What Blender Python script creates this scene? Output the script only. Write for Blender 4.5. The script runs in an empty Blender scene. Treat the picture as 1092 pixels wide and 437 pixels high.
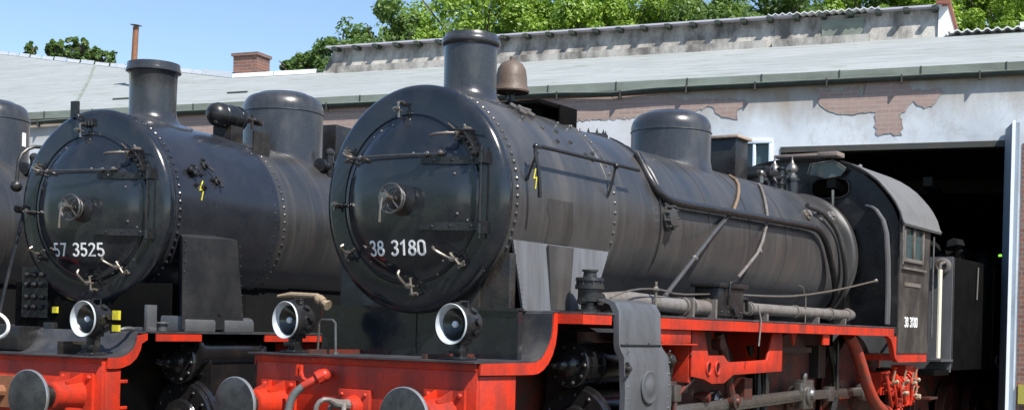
import bpy, bmesh, math, random
from math import sin, cos, pi, radians, sqrt, atan2
from mathutils import Vector, Matrix
random.seed(7)
COL = bpy.context.scene.collection
R_ = radians

# ------------------------------------------------------------------ mesh builder
class MB:
    def __init__(s): s.v = []; s.f = []
    def add(s, vs, fs):
        o = len(s.v); s.v += [tuple(p) for p in vs]; s.f += [tuple(i + o for i in f) for f in fs]; return s
    def box(s, lo, hi, M=None):
        x0, y0, z0 = lo; x1, y1, z1 = hi
        vs = [(x0,y0,z0),(x1,y0,z0),(x1,y1,z0),(x0,y1,z0),(x0,y0,z1),(x1,y0,z1),(x1,y1,z1),(x0,y1,z1)]
        if M is not None: vs = [M @ Vector(p) for p in vs]
        return s.add(vs, [(3,2,1,0),(4,5,6,7),(0,1,5,4),(1,2,6,5),(2,3,7,6),(3,0,4,7)])
    def frame(s, d):
        d = Vector(d).normalized(); a = Vector((0,0,1)) if abs(d.z) < .9 else Vector((1,0,0))
        u = d.cross(a).normalized(); return d, u, d.cross(u)
    def lathe(s, org, axis, prof, seg=32, a0=0, a1=2*pi, caps=True):
        """prof = [(h, r)...] along the axis"""
        d, u, w = s.frame(axis); org = Vector(org); full = abs(a1 - a0) > 6.28
        n = seg if full else seg + 1; vs = []; fs = []
        for h, r in prof:
            for i in range(n):
                t = a0 + (a1 - a0) * i / seg
                vs.append(org + d*h + (u*cos(t) + w*sin(t)) * r)
        for k in range(len(prof) - 1):
            for i in range(seg):
                j = (i + 1) % n
                fs.append((k*n+i, k*n+j, (k+1)*n+j, (k+1)*n+i))
        if full and caps:
            if prof[0][1] > 1e-4: fs.append(tuple(range(n-1, -1, -1)))
            if prof[-1][1] > 1e-4: fs.append(tuple((len(prof)-1)*n + i for i in range(n)))
        return s.add(vs, fs)
    def cyl(s, p0, p1, r0, r1=None, seg=20):
        d = Vector(p1) - Vector(p0); return s.lathe(p0, d, [(0, r0), (d.length, r0 if r1 is None else r1)], seg)
    def tube(s, pts, r, seg=8, smooth=0):
        P = [Vector(p) for p in pts]
        for _ in range(smooth):
            Q = [P[0]]
            for a, b in zip(P, P[1:]): Q += [a*.75 + b*.25, a*.25 + b*.75]
            Q.append(P[-1]); P = Q
        rr = r if isinstance(r, (list, tuple)) else [r]*len(P)
        T = []
        for i in range(len(P)):
            a = P[max(i-1, 0)]; b = P[min(i+1, len(P)-1)]; T.append((b - a).normalized())
        _, u, _w = s.frame(T[0]); vs = []; fs = []
        for i, p in enumerate(P):
            u = (u - T[i]*u.dot(T[i])).normalized(); w = T[i].cross(u)
            for k in range(seg):
                t = 2*pi*k/seg; vs.append(p + (u*cos(t) + w*sin(t))*rr[i if len(rr) > i else -1])
        for i in range(len(P)-1):
            for k in range(seg):
                j = (k+1) % seg; fs.append((i*seg+k, i*seg+j, (i+1)*seg+j, (i+1)*seg+k))
        fs.append(tuple(range(seg-1, -1, -1))); fs.append(tuple((len(P)-1)*seg + k for k in range(seg)))
        return s.add(vs, fs)
    def prism(s, poly, f0, f1):
        """poly list of 2-tuples; f0, f1 map a 2-tuple to 3-D"""
        n = len(poly); vs = [f0(p) for p in poly] + [f1(p) for p in poly]
        return s.add(vs, [tuple(range(n-1, -1, -1)), tuple(range(n, 2*n))] + [(i, (i+1) % n, n+(i+1) % n, n+i) for i in range(n)])
    def xz(s, poly, y0, y1): return s.prism(poly, lambda p: (p[0], y0, p[1]), lambda p: (p[0], y1, p[1]))
    def yz(s, poly, x0, x1): return s.prism(poly, lambda p: (x0, p[0], p[1]), lambda p: (x1, p[0], p[1]))
    def bolt(s, p, n, r, h=None):
        h = h or r*.9; return s.lathe(Vector(p) - Vector(n).normalized()*.004, n, [(0, r), (h*.6, r*.85), (h, r*.35)], 6)
    def ball(s, p, r, seg=14, ax=(0,0,1), sq=1.0):
        return s.lathe(p, ax, [(-r*cos(pi*i/8)*sq, max(r*sin(pi*i/8), 1e-5)) for i in range(9)], seg)
    def ribbon(s, pts, w, f, closed=False):
        """flat stroke of width w; f maps (u, v, depth 0/1) to 3-D"""
        P = [Vector((p[0], p[1])) for p in pts]; n = len(P); L = []; Rr = []
        for i in range(n):
            if closed: a, b = P[i-1], P[(i+1) % n]
            else: a, b = P[max(i-1, 0)], P[min(i+1, n-1)]
            t1 = (P[i]-a); t2 = (b-P[i])
            if t1.length < 1e-6: t1 = t2
            if t2.length < 1e-6: t2 = t1
            t1 = t1.normalized(); t2 = t2.normalized(); t = (t1+t2).normalized()
            m = Vector((-t.y, t.x)); k = 1/max(.5, m.dot(Vector((-t1.y, t1.x))))
            L.append(P[i] + m*w/2*k); Rr.append(P[i] - m*w/2*k)
        vs = []
        for i in range(n):
            vs += [f(L[i].x, L[i].y, 0), f(Rr[i].x, Rr[i].y, 0), f(L[i].x, L[i].y, 1), f(Rr[i].x, Rr[i].y, 1)]
        fs = []
        for i in range(n if closed else n-1):
            a = 4*i; b = 4*((i+1) % n)
            fs += [(a+2, a+3, b+3, b+2), (a, b, b+1, a+1), (a, a+2, b+2, b), (a+1, b+1, b+3, a+3)]
        if not closed: fs += [(0, 1, 3, 2), (4*n-4, 4*n-2, 4*n-1, 4*n-3)]
        return s.add(vs, fs)
    def build(s, name, mat, parent=None, bevel=0, ang=35, smooth=True, label=None):
        me = bpy.data.meshes.new(name); me.from_pydata([tuple(p) for p in s.v], [], s.f); me.update()
        bm = bmesh.new(); bm.from_mesh(me)
        bmesh.ops.recalc_face_normals(bm, faces=bm.faces)
        if bevel:
            es = [e for e in bm.edges if len(e.link_faces) == 2 and e.calc_face_angle(0) > R_(50)]
            bmesh.ops.bevel(bm, geom=es, offset=bevel, segments=2, affect='EDGES', profile=.5, clamp_overlap=True)
        bm.to_mesh(me); bm.free()
        if smooth:
            me.shade_smooth(); me.set_sharp_from_angle(angle=R_(ang))
        me.materials.append(mat)
        o = bpy.data.objects.new(name, me); COL.objects.link(o)
        if parent: o.parent = parent
        if label: o['label'] = label
        return o

def tag(o, label, cat, group=None):
    o['label'] = label; o['category'] = cat
    if group: o['group'] = group
    return o
def empty(name, loc=(0,0,0), rz=0):
    o = bpy.data.objects.new(name, None); COL.objects.link(o); o.location = loc; o.rotation_euler = (0,0,rz)
    o.empty_display_size = .3; return o
def struct(o): o['kind'] = 'structure'; return o
def kids(o): return [c for c in bpy.data.objects if c.parent == o]
def copy_tree(o, parent=None):
    c = o.copy(); COL.objects.link(c)
    if parent: c.parent = parent
    for ch in kids(o): copy_tree(ch, c)
    return c

# ------------------------------------------------------------------ materials
def nt(name):
    m = bpy.data.materials.new(name); m.use_nodes = True; t = m.node_tree; b = t.nodes['Principled BSDF']; return m, t, b
def N(t, typ, **k):
    n = t.nodes.new(typ)
    for a, v in k.items(): setattr(n, a, v)
    return n
def noise(t, vec, scale, detail=4, rough=.6, dist=0):
    n = N(t, 'ShaderNodeTexNoise'); n.inputs['Scale'].default_value = scale; n.inputs['Detail'].default_value = detail
    n.inputs['Roughness'].default_value = rough; n.inputs['Distortion'].default_value = dist
    t.links.new(vec, n.inputs['Vector']); return n.outputs['Fac']
def mapping(t, sc=(1,1,1), rot=(0,0,0)):
    tc = N(t, 'ShaderNodeTexCoord'); m = N(t, 'ShaderNodeMapping'); m.inputs['Scale'].default_value = sc; m.inputs['Rotation'].default_value = rot
    t.links.new(tc.outputs['Object'], m.inputs['Vector']); return m.outputs['Vector']
def ramp(t, fac, stops):
    r = N(t, 'ShaderNodeValToRGB'); e = r.color_ramp.elements
    while len(e) < len(stops): e.new(.5)
    for i, (p, c) in enumerate(stops): e[i].position = p; e[i].color = (*c, 1) if len(c) == 3 else c
    t.links.new(fac, r.inputs['Fac']); return r.outputs['Color']
def g(v): return (v, v, v)
def mix(t, fac, a, b, mode='MIX'):
    m = N(t, 'ShaderNodeMix', data_type='RGBA', blend_type=mode)
    for s, v in ((m.inputs[0], fac), (m.inputs[6], a), (m.inputs[7], b)):
        if isinstance(v, (int, float)): s.default_value = v
        elif isinstance(v, tuple): s.default_value = (*v, 1) if len(v) == 3 else v
        else: t.links.new(v, s)
    return m.outputs[2]
def bump(t, b, h, strength=.3, dist=.01):
    n = N(t, 'ShaderNodeBump'); n.inputs['Strength'].default_value = strength; n.inputs['Distance'].default_value = dist
    t.links.new(h, n.inputs['Height']); t.links.new(n.outputs['Normal'], b.inputs['Normal'])

def paint(name, col, rough=.4, dirt=(.1,.09,.08), amt=.4, lo=.5, hi=.75, sc=3.0, streak=(1,1,1), metal=0, bmp=.15, coat=0, rvar=.15, spec=.5, fine=.25, fs=0, sheen=0):
    m, t, b = nt(name)
    v = mapping(t, streak); n1 = noise(t, v, sc, 6, .65)
    v2 = mapping(t); n2 = noise(t, v2, 45, 3, .6); n3 = noise(t, v2, 2.2, 3, .5)
    f = ramp(t, n1, [(lo, g(0)), (hi, g(amt))])
    c = mix(t, f, col, dirt)
    f2 = ramp(t, n2, [(.42, g(0)), (.72, g(fine))]); c = mix(t, f2, c, dirt)
    if fs:
        n4 = noise(t, mapping(t, (7,.6,.4)), 1.3, 7, .75, .6); c = mix(t, ramp(t, n4, [(.50, g(0)), (.66, g(fs))]), c, dirt)
        n5 = noise(t, mapping(t, (3,.9,.9)), .9, 4, .6); c = mix(t, ramp(t, n5, [(.60, g(0)), (.74, g(fs*.8))]), c, (.11,.055,.03))
    if sheen:
        b.inputs['Sheen Weight'].default_value = sheen; b.inputs['Sheen Roughness'].default_value = .45; b.inputs['Sheen Tint'].default_value = (.85,.87,.93,1)
    t.links.new(c, b.inputs['Base Color'])
    rr = N(t, 'ShaderNodeMapRange'); rr.inputs[3].default_value = max(.04, rough - rvar); rr.inputs[4].default_value = min(1, rough + rvar)
    rr.inputs[1].default_value = .3; rr.inputs[2].default_value = .7
    t.links.new(n1, rr.inputs[0]); t.links.new(rr.outputs[0], b.inputs['Roughness'])
    b.inputs['Metallic'].default_value = metal; b.inputs['Specular IOR Level'].default_value = spec
    b.inputs['Coat Weight'].default_value = coat; b.inputs['Coat Roughness'].default_value = .12
    ad = N(t, 'ShaderNodeMath', operation='MULTIPLY_ADD'); t.links.new(n3, ad.inputs[0]); ad.inputs[1].default_value = 3.; t.links.new(n2, ad.inputs[2])
    bump(t, b, ad.outputs[0], bmp, .006)
    return m

M = {}
M['door'] = paint('door_black_paint', (.012,.015,.020), .17, (.07,.065,.058), .45, .48, .8, 2.2, bmp=.08, rvar=.1, coat=.3, fine=.06)
M['black'] = paint('black_paint', (.012,.012,.013), .32, (.07,.065,.058), .5, .5, .8, 4, bmp=.15, fine=.2)
M['blackd'] = paint('dusty_black_paint', (.018,.018,.0175), .36, (.085,.073,.060), .55, .42, .8, 1.7, (1.3,.6,.45), bmp=.12, rvar=.12, fine=.10, spec=.9, fs=.4, sheen=.09)
M['toolbox'] = paint('dark_grey_box_paint', (.07,.075,.082), .4, (.14,.13,.12), .5, bmp=.2)
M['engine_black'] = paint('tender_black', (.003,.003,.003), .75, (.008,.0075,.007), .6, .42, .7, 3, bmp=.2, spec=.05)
M['casing'] = paint('casing_black_paint', (.018,.019,.021), .42, (.055,.052,.05), .5, .42, .75, 2.5, bmp=.12, fine=.1, spec=.4)
M['cabside'] = paint('worn_cab_side_paint', (.020,.020,.020), .45, (.10,.088,.075), .8, .40, .70, 4, (1,1,.6), bmp=.15, fine=.3)
M['smokebox'] = paint('weathered_smokebox_black', (.025,.025,.0245), .38, (.105,.092,.080), .7, .42, .80, 1.3, (1.5,.7,.5), bmp=.12, rvar=.12, fine=.14, spec=.9, fs=.35, sheen=.12)
M['blue_black'] = paint('blue_black_paint', (.009,.010,.014), .26, (.035,.036,.042), .6, .4, .8, 2.0, bmp=.12, rvar=.1, fine=.08, coat=.2, sheen=.10)
M['chimney'] = paint('chimney_black', (.022,.024,.028), .28, (.12,.115,.11), .5, .50, .8, 3.0, (1,1,.5), bmp=.12, rvar=.12, fine=.12, coat=.25, sheen=.08)
M['soot_and_shade'] = paint('soot_and_shade', (.008,.008,.008), .9, (.02,.02,.02), .3, spec=.1)  # sooty parts, and the black that stands for shade in holes and gaps
M['dark'] = paint('greasy_dark', (.012,.011,.010), .38, (.06,.045,.03), .5, .45, .75, 6, bmp=.35, fine=.25)
M['grease'] = paint('glossy_greased_black', (.010,.010,.011), .16, (.05,.035,.025), .35, .5, .8, 5, bmp=.25, fine=.1, coat=.3)
M['sheet'] = paint('grey_weathered_sheet', (.165,.175,.195), .38, (.07,.065,.062), .85, .40, .66, 1.8, (1.8,.6,.22), bmp=.10, rvar=.08, fine=.12)
M['cover'] = paint('grey_cladding_sheet', (.115,.125,.138), .38, (.060,.060,.062), .85, .34, .64, 3.2, (1.2,1,.45), bmp=.18, rvar=.12, fine=.3)
M['red'] = paint('red_frame_paint', (.60,.036,.012), .40, (.16,.03,.022), .85, .42, .68, 2.2, (1.6,1.6,.7), bmp=.3, rvar=.14, fine=.38, spec=.4)
M['redd'] = paint('shaded_dirty_red_paint', (.17,.020,.010), .5, (.035,.028,.022), .9, .34, .58, 5, bmp=.3, fine=.35)  # grimy red, darkened further for the shade below the running board
M['steel'] = paint('bare_steel', (.29,.275,.255), .34, (.09,.07,.05), .7, .40, .70, 9, metal=.85, bmp=.3, fine=.3)
M['handle'] = paint('bright_handle_steel', (.25,.225,.195), .36, (.12,.09,.06), .7, .42, .72, 22, metal=.6, bmp=.3)
M['pipe'] = paint('lagged_grey_pipe', (.18,.17,.16), .5, (.09,.06,.04), .8, .42, .68, 6, bmp=.4, fine=.35)
M['bufplate'] = paint('greasy_buffer_plate', (.085,.088,.088), .42, (.025,.025,.025), .8, .4, .62, 6, metal=.4, bmp=.3, fine=.3)
M['bufrim'] = paint('buffer_rim_steel', (.42,.42,.41), .35, (.2,.2,.2), .4, metal=.7)
M['white'] = paint('white_paint', (.88,.88,.86), .5, (.6,.58,.52), .3, bmp=.05, fine=.1)
M['rim'] = paint('lamp_rim_white', (.50,.55,.58), .35, (.25,.26,.26), .6, .42, .7, 12, bmp=.05, fine=.2)
M['yellow'] = paint('yellow_paint', (.66,.58,.03), .5, (.25,.22,.06), .7, .42, .7, 14, bmp=.05)
M['dullyellow'] = paint('dull_yellow_plate', (.34,.31,.05), .6, (.15,.13,.05), .6)
M['bell'] = paint('rusty_bell', (.125,.092,.070), .55, (.085,.055,.04), .7, .4, .7, 8, bmp=.4, fine=.4)
M['rust'] = paint('rusty_iron', (.26,.11,.05), .75, (.12,.06,.04), .7, .4, .7, 9, bmp=.5, fine=.4)
M['sandrust'] = paint('sand_stained_pipe', (.24,.165,.10), .6, (.08,.06,.05), .8, .42, .7, 12, bmp=.4)
M['redm'] = paint('worn_red_pipe_paint', (.42,.045,.022), .45, (.12,.06,.045), .8, .42, .68, 6, bmp=.4, fine=.4)
M['cream'] = paint('cream_pole_paint', (.74,.70,.56), .45, (.5,.42,.3), .4)
M['hose'] = paint('grey_rubber_hose', (.10,.115,.115), .55, (.2,.18,.15), .4, bmp=.4)
M['tan'] = paint('tan_metal', (.34,.26,.17), .5, (.16,.12,.08), .7, .42, .7, 14, bmp=.4, fine=.4)
M['wood'] = paint('weathered_board', (.42,.33,.26), .7, (.25,.2,.17), .6, .4, .7, 6, (.3,6,1), bmp=.4)
M['boardgrey'] = paint('greyed_board', (.25,.20,.17), .7, (.12,.10,.09), .6, .4, .7, 6, (.3,6,1), bmp=.4)
M['rosewood'] = paint('cab_woodwork', (.18,.06,.035), .6, (.07,.04,.03), .6)
M['roofmetal'] = paint('grey_cab_roof', (.15,.15,.15), .55, (.08,.08,.08), .6, .45, .7, 3, bmp=.25)
def glass(name, col, rough=.08, trans=.0):
    m, t, b = nt(name); b.inputs['Base Color'].default_value = (*col, 1); b.inputs['Roughness'].default_value = rough
    b.inputs['Transmission Weight'].default_value = trans; b.inputs['IOR'].default_value = 1.5
    v = mapping(t); bump(t, b, noise(t, v, 3, 2), .08, .01); return m
M['pane'] = glass('dark_window_glass', (.035,.07,.075), .06)
M['lens'] = glass('lamp_glass', (.9,.95,.95), .02, 1.)
M['reflector'] = paint('lamp_reflector', (.05,.055,.05), .22, (.12,.12,.11), .4, metal=.7)
M['bulb'] = paint('bulb_glass', (.75,.80,.84), .2, (.6,.6,.6), .2)

# tread-plate
def tread():
    m, t, b = nt('chequer_plate')
    v = mapping(t, (1,1,1), (0,0,R_(45)))
    ch = N(t, 'ShaderNodeTexChecker'); ch.inputs['Scale'].default_value = 45; t.links.new(v, ch.inputs['Vector'])
    n1 = noise(t, mapping(t), 4, 5)
    c = mix(t, ramp(t, n1, [(.4, g(0)), (.75, g(.7))]), (.030,.032,.038), (.11,.105,.10))
    t.links.new(c, b.inputs['Base Color']); b.inputs['Roughness'].default_value = .42
    bump(t, b, ch.outputs['Color'], .5, .003); return m
M['tread'] = tread()

# setting materials
def brick_mat(name, c1, c2, mortar, rough=.9, rot=(0,0,0), sc=1., wash=None):
    m, t, b = nt(name); v = mapping(t, (1,1,1), rot)
    br = N(t, 'ShaderNodeTexBrick'); br.inputs['Scale'].default_value = sc
    br.inputs['Brick Width'].default_value = .25; br.inputs['Row Height'].default_value = .077; br.inputs['Mortar Size'].default_value = .008
    br.inputs['Color1'].default_value = (*c1,1); br.inputs['Color2'].default_value = (*c2,1); br.inputs['Mortar'].default_value = (*mortar,1)
    br.inputs['Bias'].default_value = 0; t.links.new(v, br.inputs['Vector'])
    n1 = noise(t, mapping(t), 1.7, 6, .7); n2 = noise(t, mapping(t), 12, 4, .7)
    c = mix(t, ramp(t, n2, [(.35, g(0)), (.75, g(.55))]), br.outputs['Color'], mortar)
    if wash: c = mix(t, ramp(t, n1, [(.35, g(0)), (.62, g(.9))]), c, wash)
    t.links.new(c, b.inputs['Base Color']); b.inputs['Roughness'].default_value = rough
    bump(t, b, br.outputs['Fac'], -.5, .01); return m
def plaster():
    m, t, b = nt('pale_plaster'); v = mapping(t, (1,1,1)); n1 = noise(t, v, .55, 7, .65); n2 = noise(t, mapping(t, (1,1,.35)), 2.3, 6, .7); n3 = noise(t, v, 14, 4, .7)
    c = mix(t, ramp(t, n1, [(.40, g(0)), (.60, g(1))]), (.66,.71,.75), (.47,.51,.55))
    c = mix(t, ramp(t, n3, [(.55, g(0)), (.8, g(.35))]), c, (.62,.60,.56))
    vo = N(t, 'ShaderNodeTexVoronoi', feature='DISTANCE_TO_EDGE'); vo.inputs['Scale'].default_value = .8
    wv = N(t, 'ShaderNodeVectorMath', operation='MULTIPLY_ADD'); nn_ = N(t, 'ShaderNodeTexNoise'); nn_.inputs['Scale'].default_value = 2.5; nn_.inputs['Detail'].default_value = 5; t.links.new(v, nn_.inputs['Vector'])
    t.links.new(nn_.outputs['Color'], wv.inputs[0]); wv.inputs[1].default_value = (.9,.9,.9); t.links.new(v, wv.inputs[2]); t.links.new(wv.outputs[0], vo.inputs['Vector'])
    c = mix(t, ramp(t, vo.outputs['Distance'], [(.0, g(.28)), (.010, g(0)), (1, g(0))]), c, (.28,.28,.28))
    c = mix(t, ramp(t, noise(t, mapping(t, (1,1,.5)), 1.3, 7, .75), [(.52, g(0)), (.64, g(.55))]), c, (.42,.42,.40))
    # brown run-off stain that lives in the top courses under the gutter
    sx = N(t, 'ShaderNodeSeparateXYZ'); tc = N(t, 'ShaderNodeTexCoord'); t.links.new(tc.outputs['Object'], sx.inputs[0])
    ad = N(t, 'ShaderNodeMath', operation='MULTIPLY_ADD'); t.links.new(n2, ad.inputs[0]); ad.inputs[1].default_value = 1.1; t.links.new(sx.outputs['Z'], ad.inputs[2])
    mr = N(t, 'ShaderNodeMapRange'); mr.inputs[1].default_value = 5.85; mr.inputs[2].default_value = 6.55; t.links.new(ad.outputs[0], mr.inputs[0])
    c = mix(t, mr.outputs[0], c, (.33,.27,.20))
    t.links.new(c, b.inputs['Base Color']); b.inputs['Roughness'].default_value = .92; bump(t, b, n3, .15, .01); return m
M['plaster'] = plaster()
def felt():
    m, t, b = nt('roofing_felt'); tc = N(t, 'ShaderNodeTexCoord'); sx = N(t, 'ShaderNodeSeparateXYZ'); t.links.new(tc.outputs['Object'], sx.inputs[0])
    v = mapping(t, (.35,1,1)); n1 = noise(t, v, .9, 6, .65); n2 = noise(t, mapping(t, (.25,3,3)), 5, 4, .7)
    mm = N(t, 'ShaderNodeMath', operation='MULTIPLY'); t.links.new(sx.outputs['Y'], mm.inputs[0]); mm.inputs[1].default_value = 2.6
    fr = N(t, 'ShaderNodeMath', operation='FRACT'); t.links.new(mm.outputs[0], fr.inputs[0])
    ln = ramp(t, fr.outputs[0], [(0, g(.55)), (.10, g(.0)), (1, g(0))])
    c = mix(t, ramp(t, n1, [(.35, g(0)), (.7, g(1))]), (.27,.29,.29), (.345,.365,.365))
    c = mix(t, ramp(t, n2, [(.42, g(0)), (.66, g(.75))]), c, (.19,.215,.21)); c = mix(t, ramp(t, noise(t, mapping(t, (.5,1,1)), 2.6, 6, .75), [(.56, g(0)), (.70, g(.7))]), c, (.15,.17,.12)); c = mix(t, ln, c, (.13,.15,.15))
    t.links.new(c, b.inputs['Base Color']); b.inputs['Roughness'].default_value = .85; bump(t, b, n2, .5, .02); return m
M['felt'] = felt()
M['concrete'] = paint('stained_concrete', (.50,.48,.44), .9, (.13,.12,.11), .95, .40, .62, 1.6, (1.6,.9,.7), bmp=.4, fine=.45, spec=.2)
M['fascia'] = paint('mossy_fascia', (.25,.29,.25), .85, (.14,.15,.13), .7, .4, .65, 3, (.4,1,1), bmp=.4, spec=.2)
M['gutter'] = paint('dark_green_gutter', (.030,.045,.035), .5, (.10,.09,.07), .5, .45, .7, 3)
M['capsheet'] = paint('violet_grey_sheet', (.52,.51,.58), .6, (.28,.27,.27), .5)
M['corr'] = paint('pale_corrugated_sheet', (.72,.73,.72), .6, (.45,.42,.38), .5, .5, .75, 3)
M['whiteedge'] = paint('white_roof_edge', (.78,.80,.82), .7, (.35,.36,.36), .6, .55, .7, 2, (.5,1,1))
M['redcap'] = paint('red_brown_capping', (.30,.10,.07), .7, (.15,.08,.06), .5)
M['leafpaint'] = paint('light_blue_door_paint', (.24,.30,.37), .6, (.14,.15,.17), .6, .45, .7, 4, (1,1,.3))
M['leafedge'] = paint('white_door_edge', (.74,.80,.86), .5, (.5,.52,.55), .4)
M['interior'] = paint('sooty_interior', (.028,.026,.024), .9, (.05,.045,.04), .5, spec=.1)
M['lintel'] = paint('steel_lintel', (.045,.050,.045), .6, (.12,.08,.05), .5)
M['winblue'] = paint('window_frame_paint', (.68,.77,.86), .5, (.5,.55,.6), .4)
M['brick'] = brick_mat('exposed_brick', (.29,.19,.16), (.38,.26,.22), (.42,.37,.33), rot=(R_(90),0,0), wash=(.36,.26,.23))
M['brickwash'] = brick_mat('limewashed_brick', (.56,.52,.50), (.60,.57,.56), (.56,.56,.56), rot=(R_(90),0,0), wash=(.64,.67,.70))
M['brickred'] = brick_mat('red_brick', (.24,.085,.05), (.13,.055,.04), (.20,.17,.15), rot=(R_(90),0,0))

def ground_mat():
    m, t, b = nt('gravel'); v = mapping(t); n1 = noise(t, v, 9, 8, .75); n2 = noise(t, v, .15, 5)
    c = mix(t, ramp(t, n1, [(.3, g(0)), (.7, g(1))]), (.045,.038,.032), (.13,.115,.095)); c = mix(t, ramp(t, n2, [(.5, g(0)), (.7, g(.6))]), c, (.08,.10,.04))
    t.links.new(c, b.inputs['Base Color']); b.inputs['Roughness'].default_value = .95; bump(t, b, n1, .8, .04); return m
M['ground'] = ground_mat()
def leaf_mat(name, c1, c2, c3):
    m, t, b = nt(name); ge = N(t, 'ShaderNodeNewGeometry'); n1 = noise(t, mapping(t), .7, 3)
    c = ramp(t, ge.outputs['Random Per Island'], [(0, c1), (.5, c2), (1, c3)])
    c = mix(t, ramp(t, n1, [(.4, g(0)), (.65, g(.45))]), c, c1)
    t.links.new(c, b.inputs['Base Color']); b.inputs['Roughness'].default_value = .5
    tr = N(t, 'ShaderNodeBsdfTranslucent'); t.links.new(mix(t, .5, c, (.25,.42,.03)), tr.inputs['Color'])
    ms = N(t, 'ShaderNodeMixShader'); ms.inputs[0].default_value = .38
    t.links.new(b.outputs[0], ms.inputs[1]); t.links.new(tr.outputs[0], ms.inputs[2]); t.links.new(ms.outputs[0], t.nodes['Material Output'].inputs[0]); return m
M['leaf'] = leaf_mat('bright_leaves', (.10,.19,.02), (.22,.36,.04), (.40,.53,.08))
M['leafdark'] = leaf_mat('dark_leaves', (.05,.10,.03), (.11,.19,.045), (.20,.30,.08))
M['bark'] = paint('bark', (.10,.075,.055), .95, (.05,.04,.03), .6, bmp=.8)

# ------------------------------------------------------------------ loco pieces
ZC = 2.77; RS = .94
def cp(X, ang, r=RS):
    """point on the boiler surface; ang = degrees above the horizontal on the visible (-Y) side"""
    a = R_(ang); return Vector((X, -cos(a)*r, ZC + sin(a)*r))
def cn(ang): a = R_(ang); return Vector((0, -cos(a), sin(a)))

def door_x(r):
    P = [(0,-.19),(.30,-.18),(.48,-.16),(.57,-.13),(.62,-.095),(.65,-.075),(.70,-.07),(.715,-.055),(.73,-.04),(2,-.04)]
    for (a, xa), (b, xb) in zip(P, P[1:]):
        if a <= r <= b: return xa + (xb-xa)*(r-a)/(b-a)
    return 0

DIG = {}
def arc(cx, cy, rx, ry, a0, a1, n=14): return [(cx + rx*cos(R_(a0+(a1-a0)*i/n)), cy + ry*sin(R_(a0+(a1-a0)*i/n))) for i in range(n+1)]
DIG['0'] = [(arc(.24,.74,.20,.22,0,180) + arc(.24,.26,.20,.22,180,360), True)]
DIG['1'] = [([(.06,.74),(.28,.94),(.28,.0)], False)]
DIG['2'] = [(arc(.24,.73,.19,.23,165,0,10) + [(.40,.58),(.05,.04),(.46,.04)], False)]
DIG['3'] = [(arc(.23,.74,.19,.22,160,-80,12) + arc(.23,.26,.21,.24,80,-160,12), False)]
DIG['5'] = [([(.42,.96),(.12,.96),(.09,.55)] + arc(.24,.30,.20,.27,125,-150,12), False)]
DIG['7'] = [([(.04,.96),(.44,.96),(.18,.0)], False)]
DIG['8'] = [(arc(.24,.74,.165,.21,0,360,20)[:-1], True), (arc(.24,.27,.205,.24,0,360,20)[:-1], True)]
def digits(txt, h, f, sw=.14, adv=.60, gap=.42, wx=1.0):
    """strokes for the digits; f(u, v, d) in metres"""
    mb = MB(); u = 0
    for ch in txt:
        if ch == ' ': u += gap*h*wx; continue
        for st, cl in DIG[ch]: mb.ribbon([(u + x*h*wx, y*h) for x, y in st], sw*h, f, cl)
        u += adv*h*wx
    return mb, u
def door_digits(root, txt, h, yc, z0, mat, label, wx):
    _, w = digits(txt, h, lambda a, b, d: (0,0,0), wx=wx); w -= .12*h*wx
    def f(a, b, d):
        y = yc + w/2 - a; z = z0 + b; r = sqrt(y*y + (z-ZC)**2); return (door_x(r) - .003 - .005*d, y, z)
    return digits(txt, h, f, wx=wx)[0].build('number_plate', mat, root, label=label, smooth=False)

def clamp(par, a, r0=.70, lever=None, big=False):
    """one door dog at polar angle a (deg, 0 = visible side, 90 = top), with optional lever direction (dy, dz)"""
    A = R_(a); d = Vector((0, -cos(A), sin(A))); c = Vector((0,0,ZC)); t = Vector((0, -sin(A), -cos(A)))
    mb = MB()
    p0 = c + d*(r0+.10) + Vector((-.04,0,0)); p1 = c + d*(r0-.03) + Vector((-.02,0,0))
    mb.tube([p0 + Vector((-.02,0,0)), p0 + Vector((-.075,0,0)), p1 + Vector((-.10,0,0)), p1 + Vector((-.07,0,0))], .011, 8)
    mb.cyl(p0*.5+p1*.5 + Vector((-.05,0,0)), p0*.5+p1*.5 + Vector((-.16,0,0)), .012, seg=8)
    mb.lathe(p0*.5+p1*.5 + Vector((-.11,0,0)), (-1,0,0), [(0,.025),(.025,.025)], 6)
    mb.cyl(p0 + Vector((.0,0,0)), p0 + Vector((-.06,0,0)), .018, seg=8)
    mb.lathe(p0 + t*.04 + Vector((-.05,0,0)), t, [(-.08,.011),(0,.011)], 8)
    o = mb.build('door_clamp', M['handle'] if big else M['steel'], par)
    if lever:
        q = p0*.5+p1*.5 + Vector((-.15,0,0)); e = q + Vector((-.06, lever[0], lever[1]))
        MB().tube([q, q*.7+e*.3 + Vector((-.03,0,0)), q*.3 + e*.7 + Vector((-.05,0,0)), e], [.008,.009,.013,.012], 8, 1).build('lever', M['handle'], o)
    return o

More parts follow.
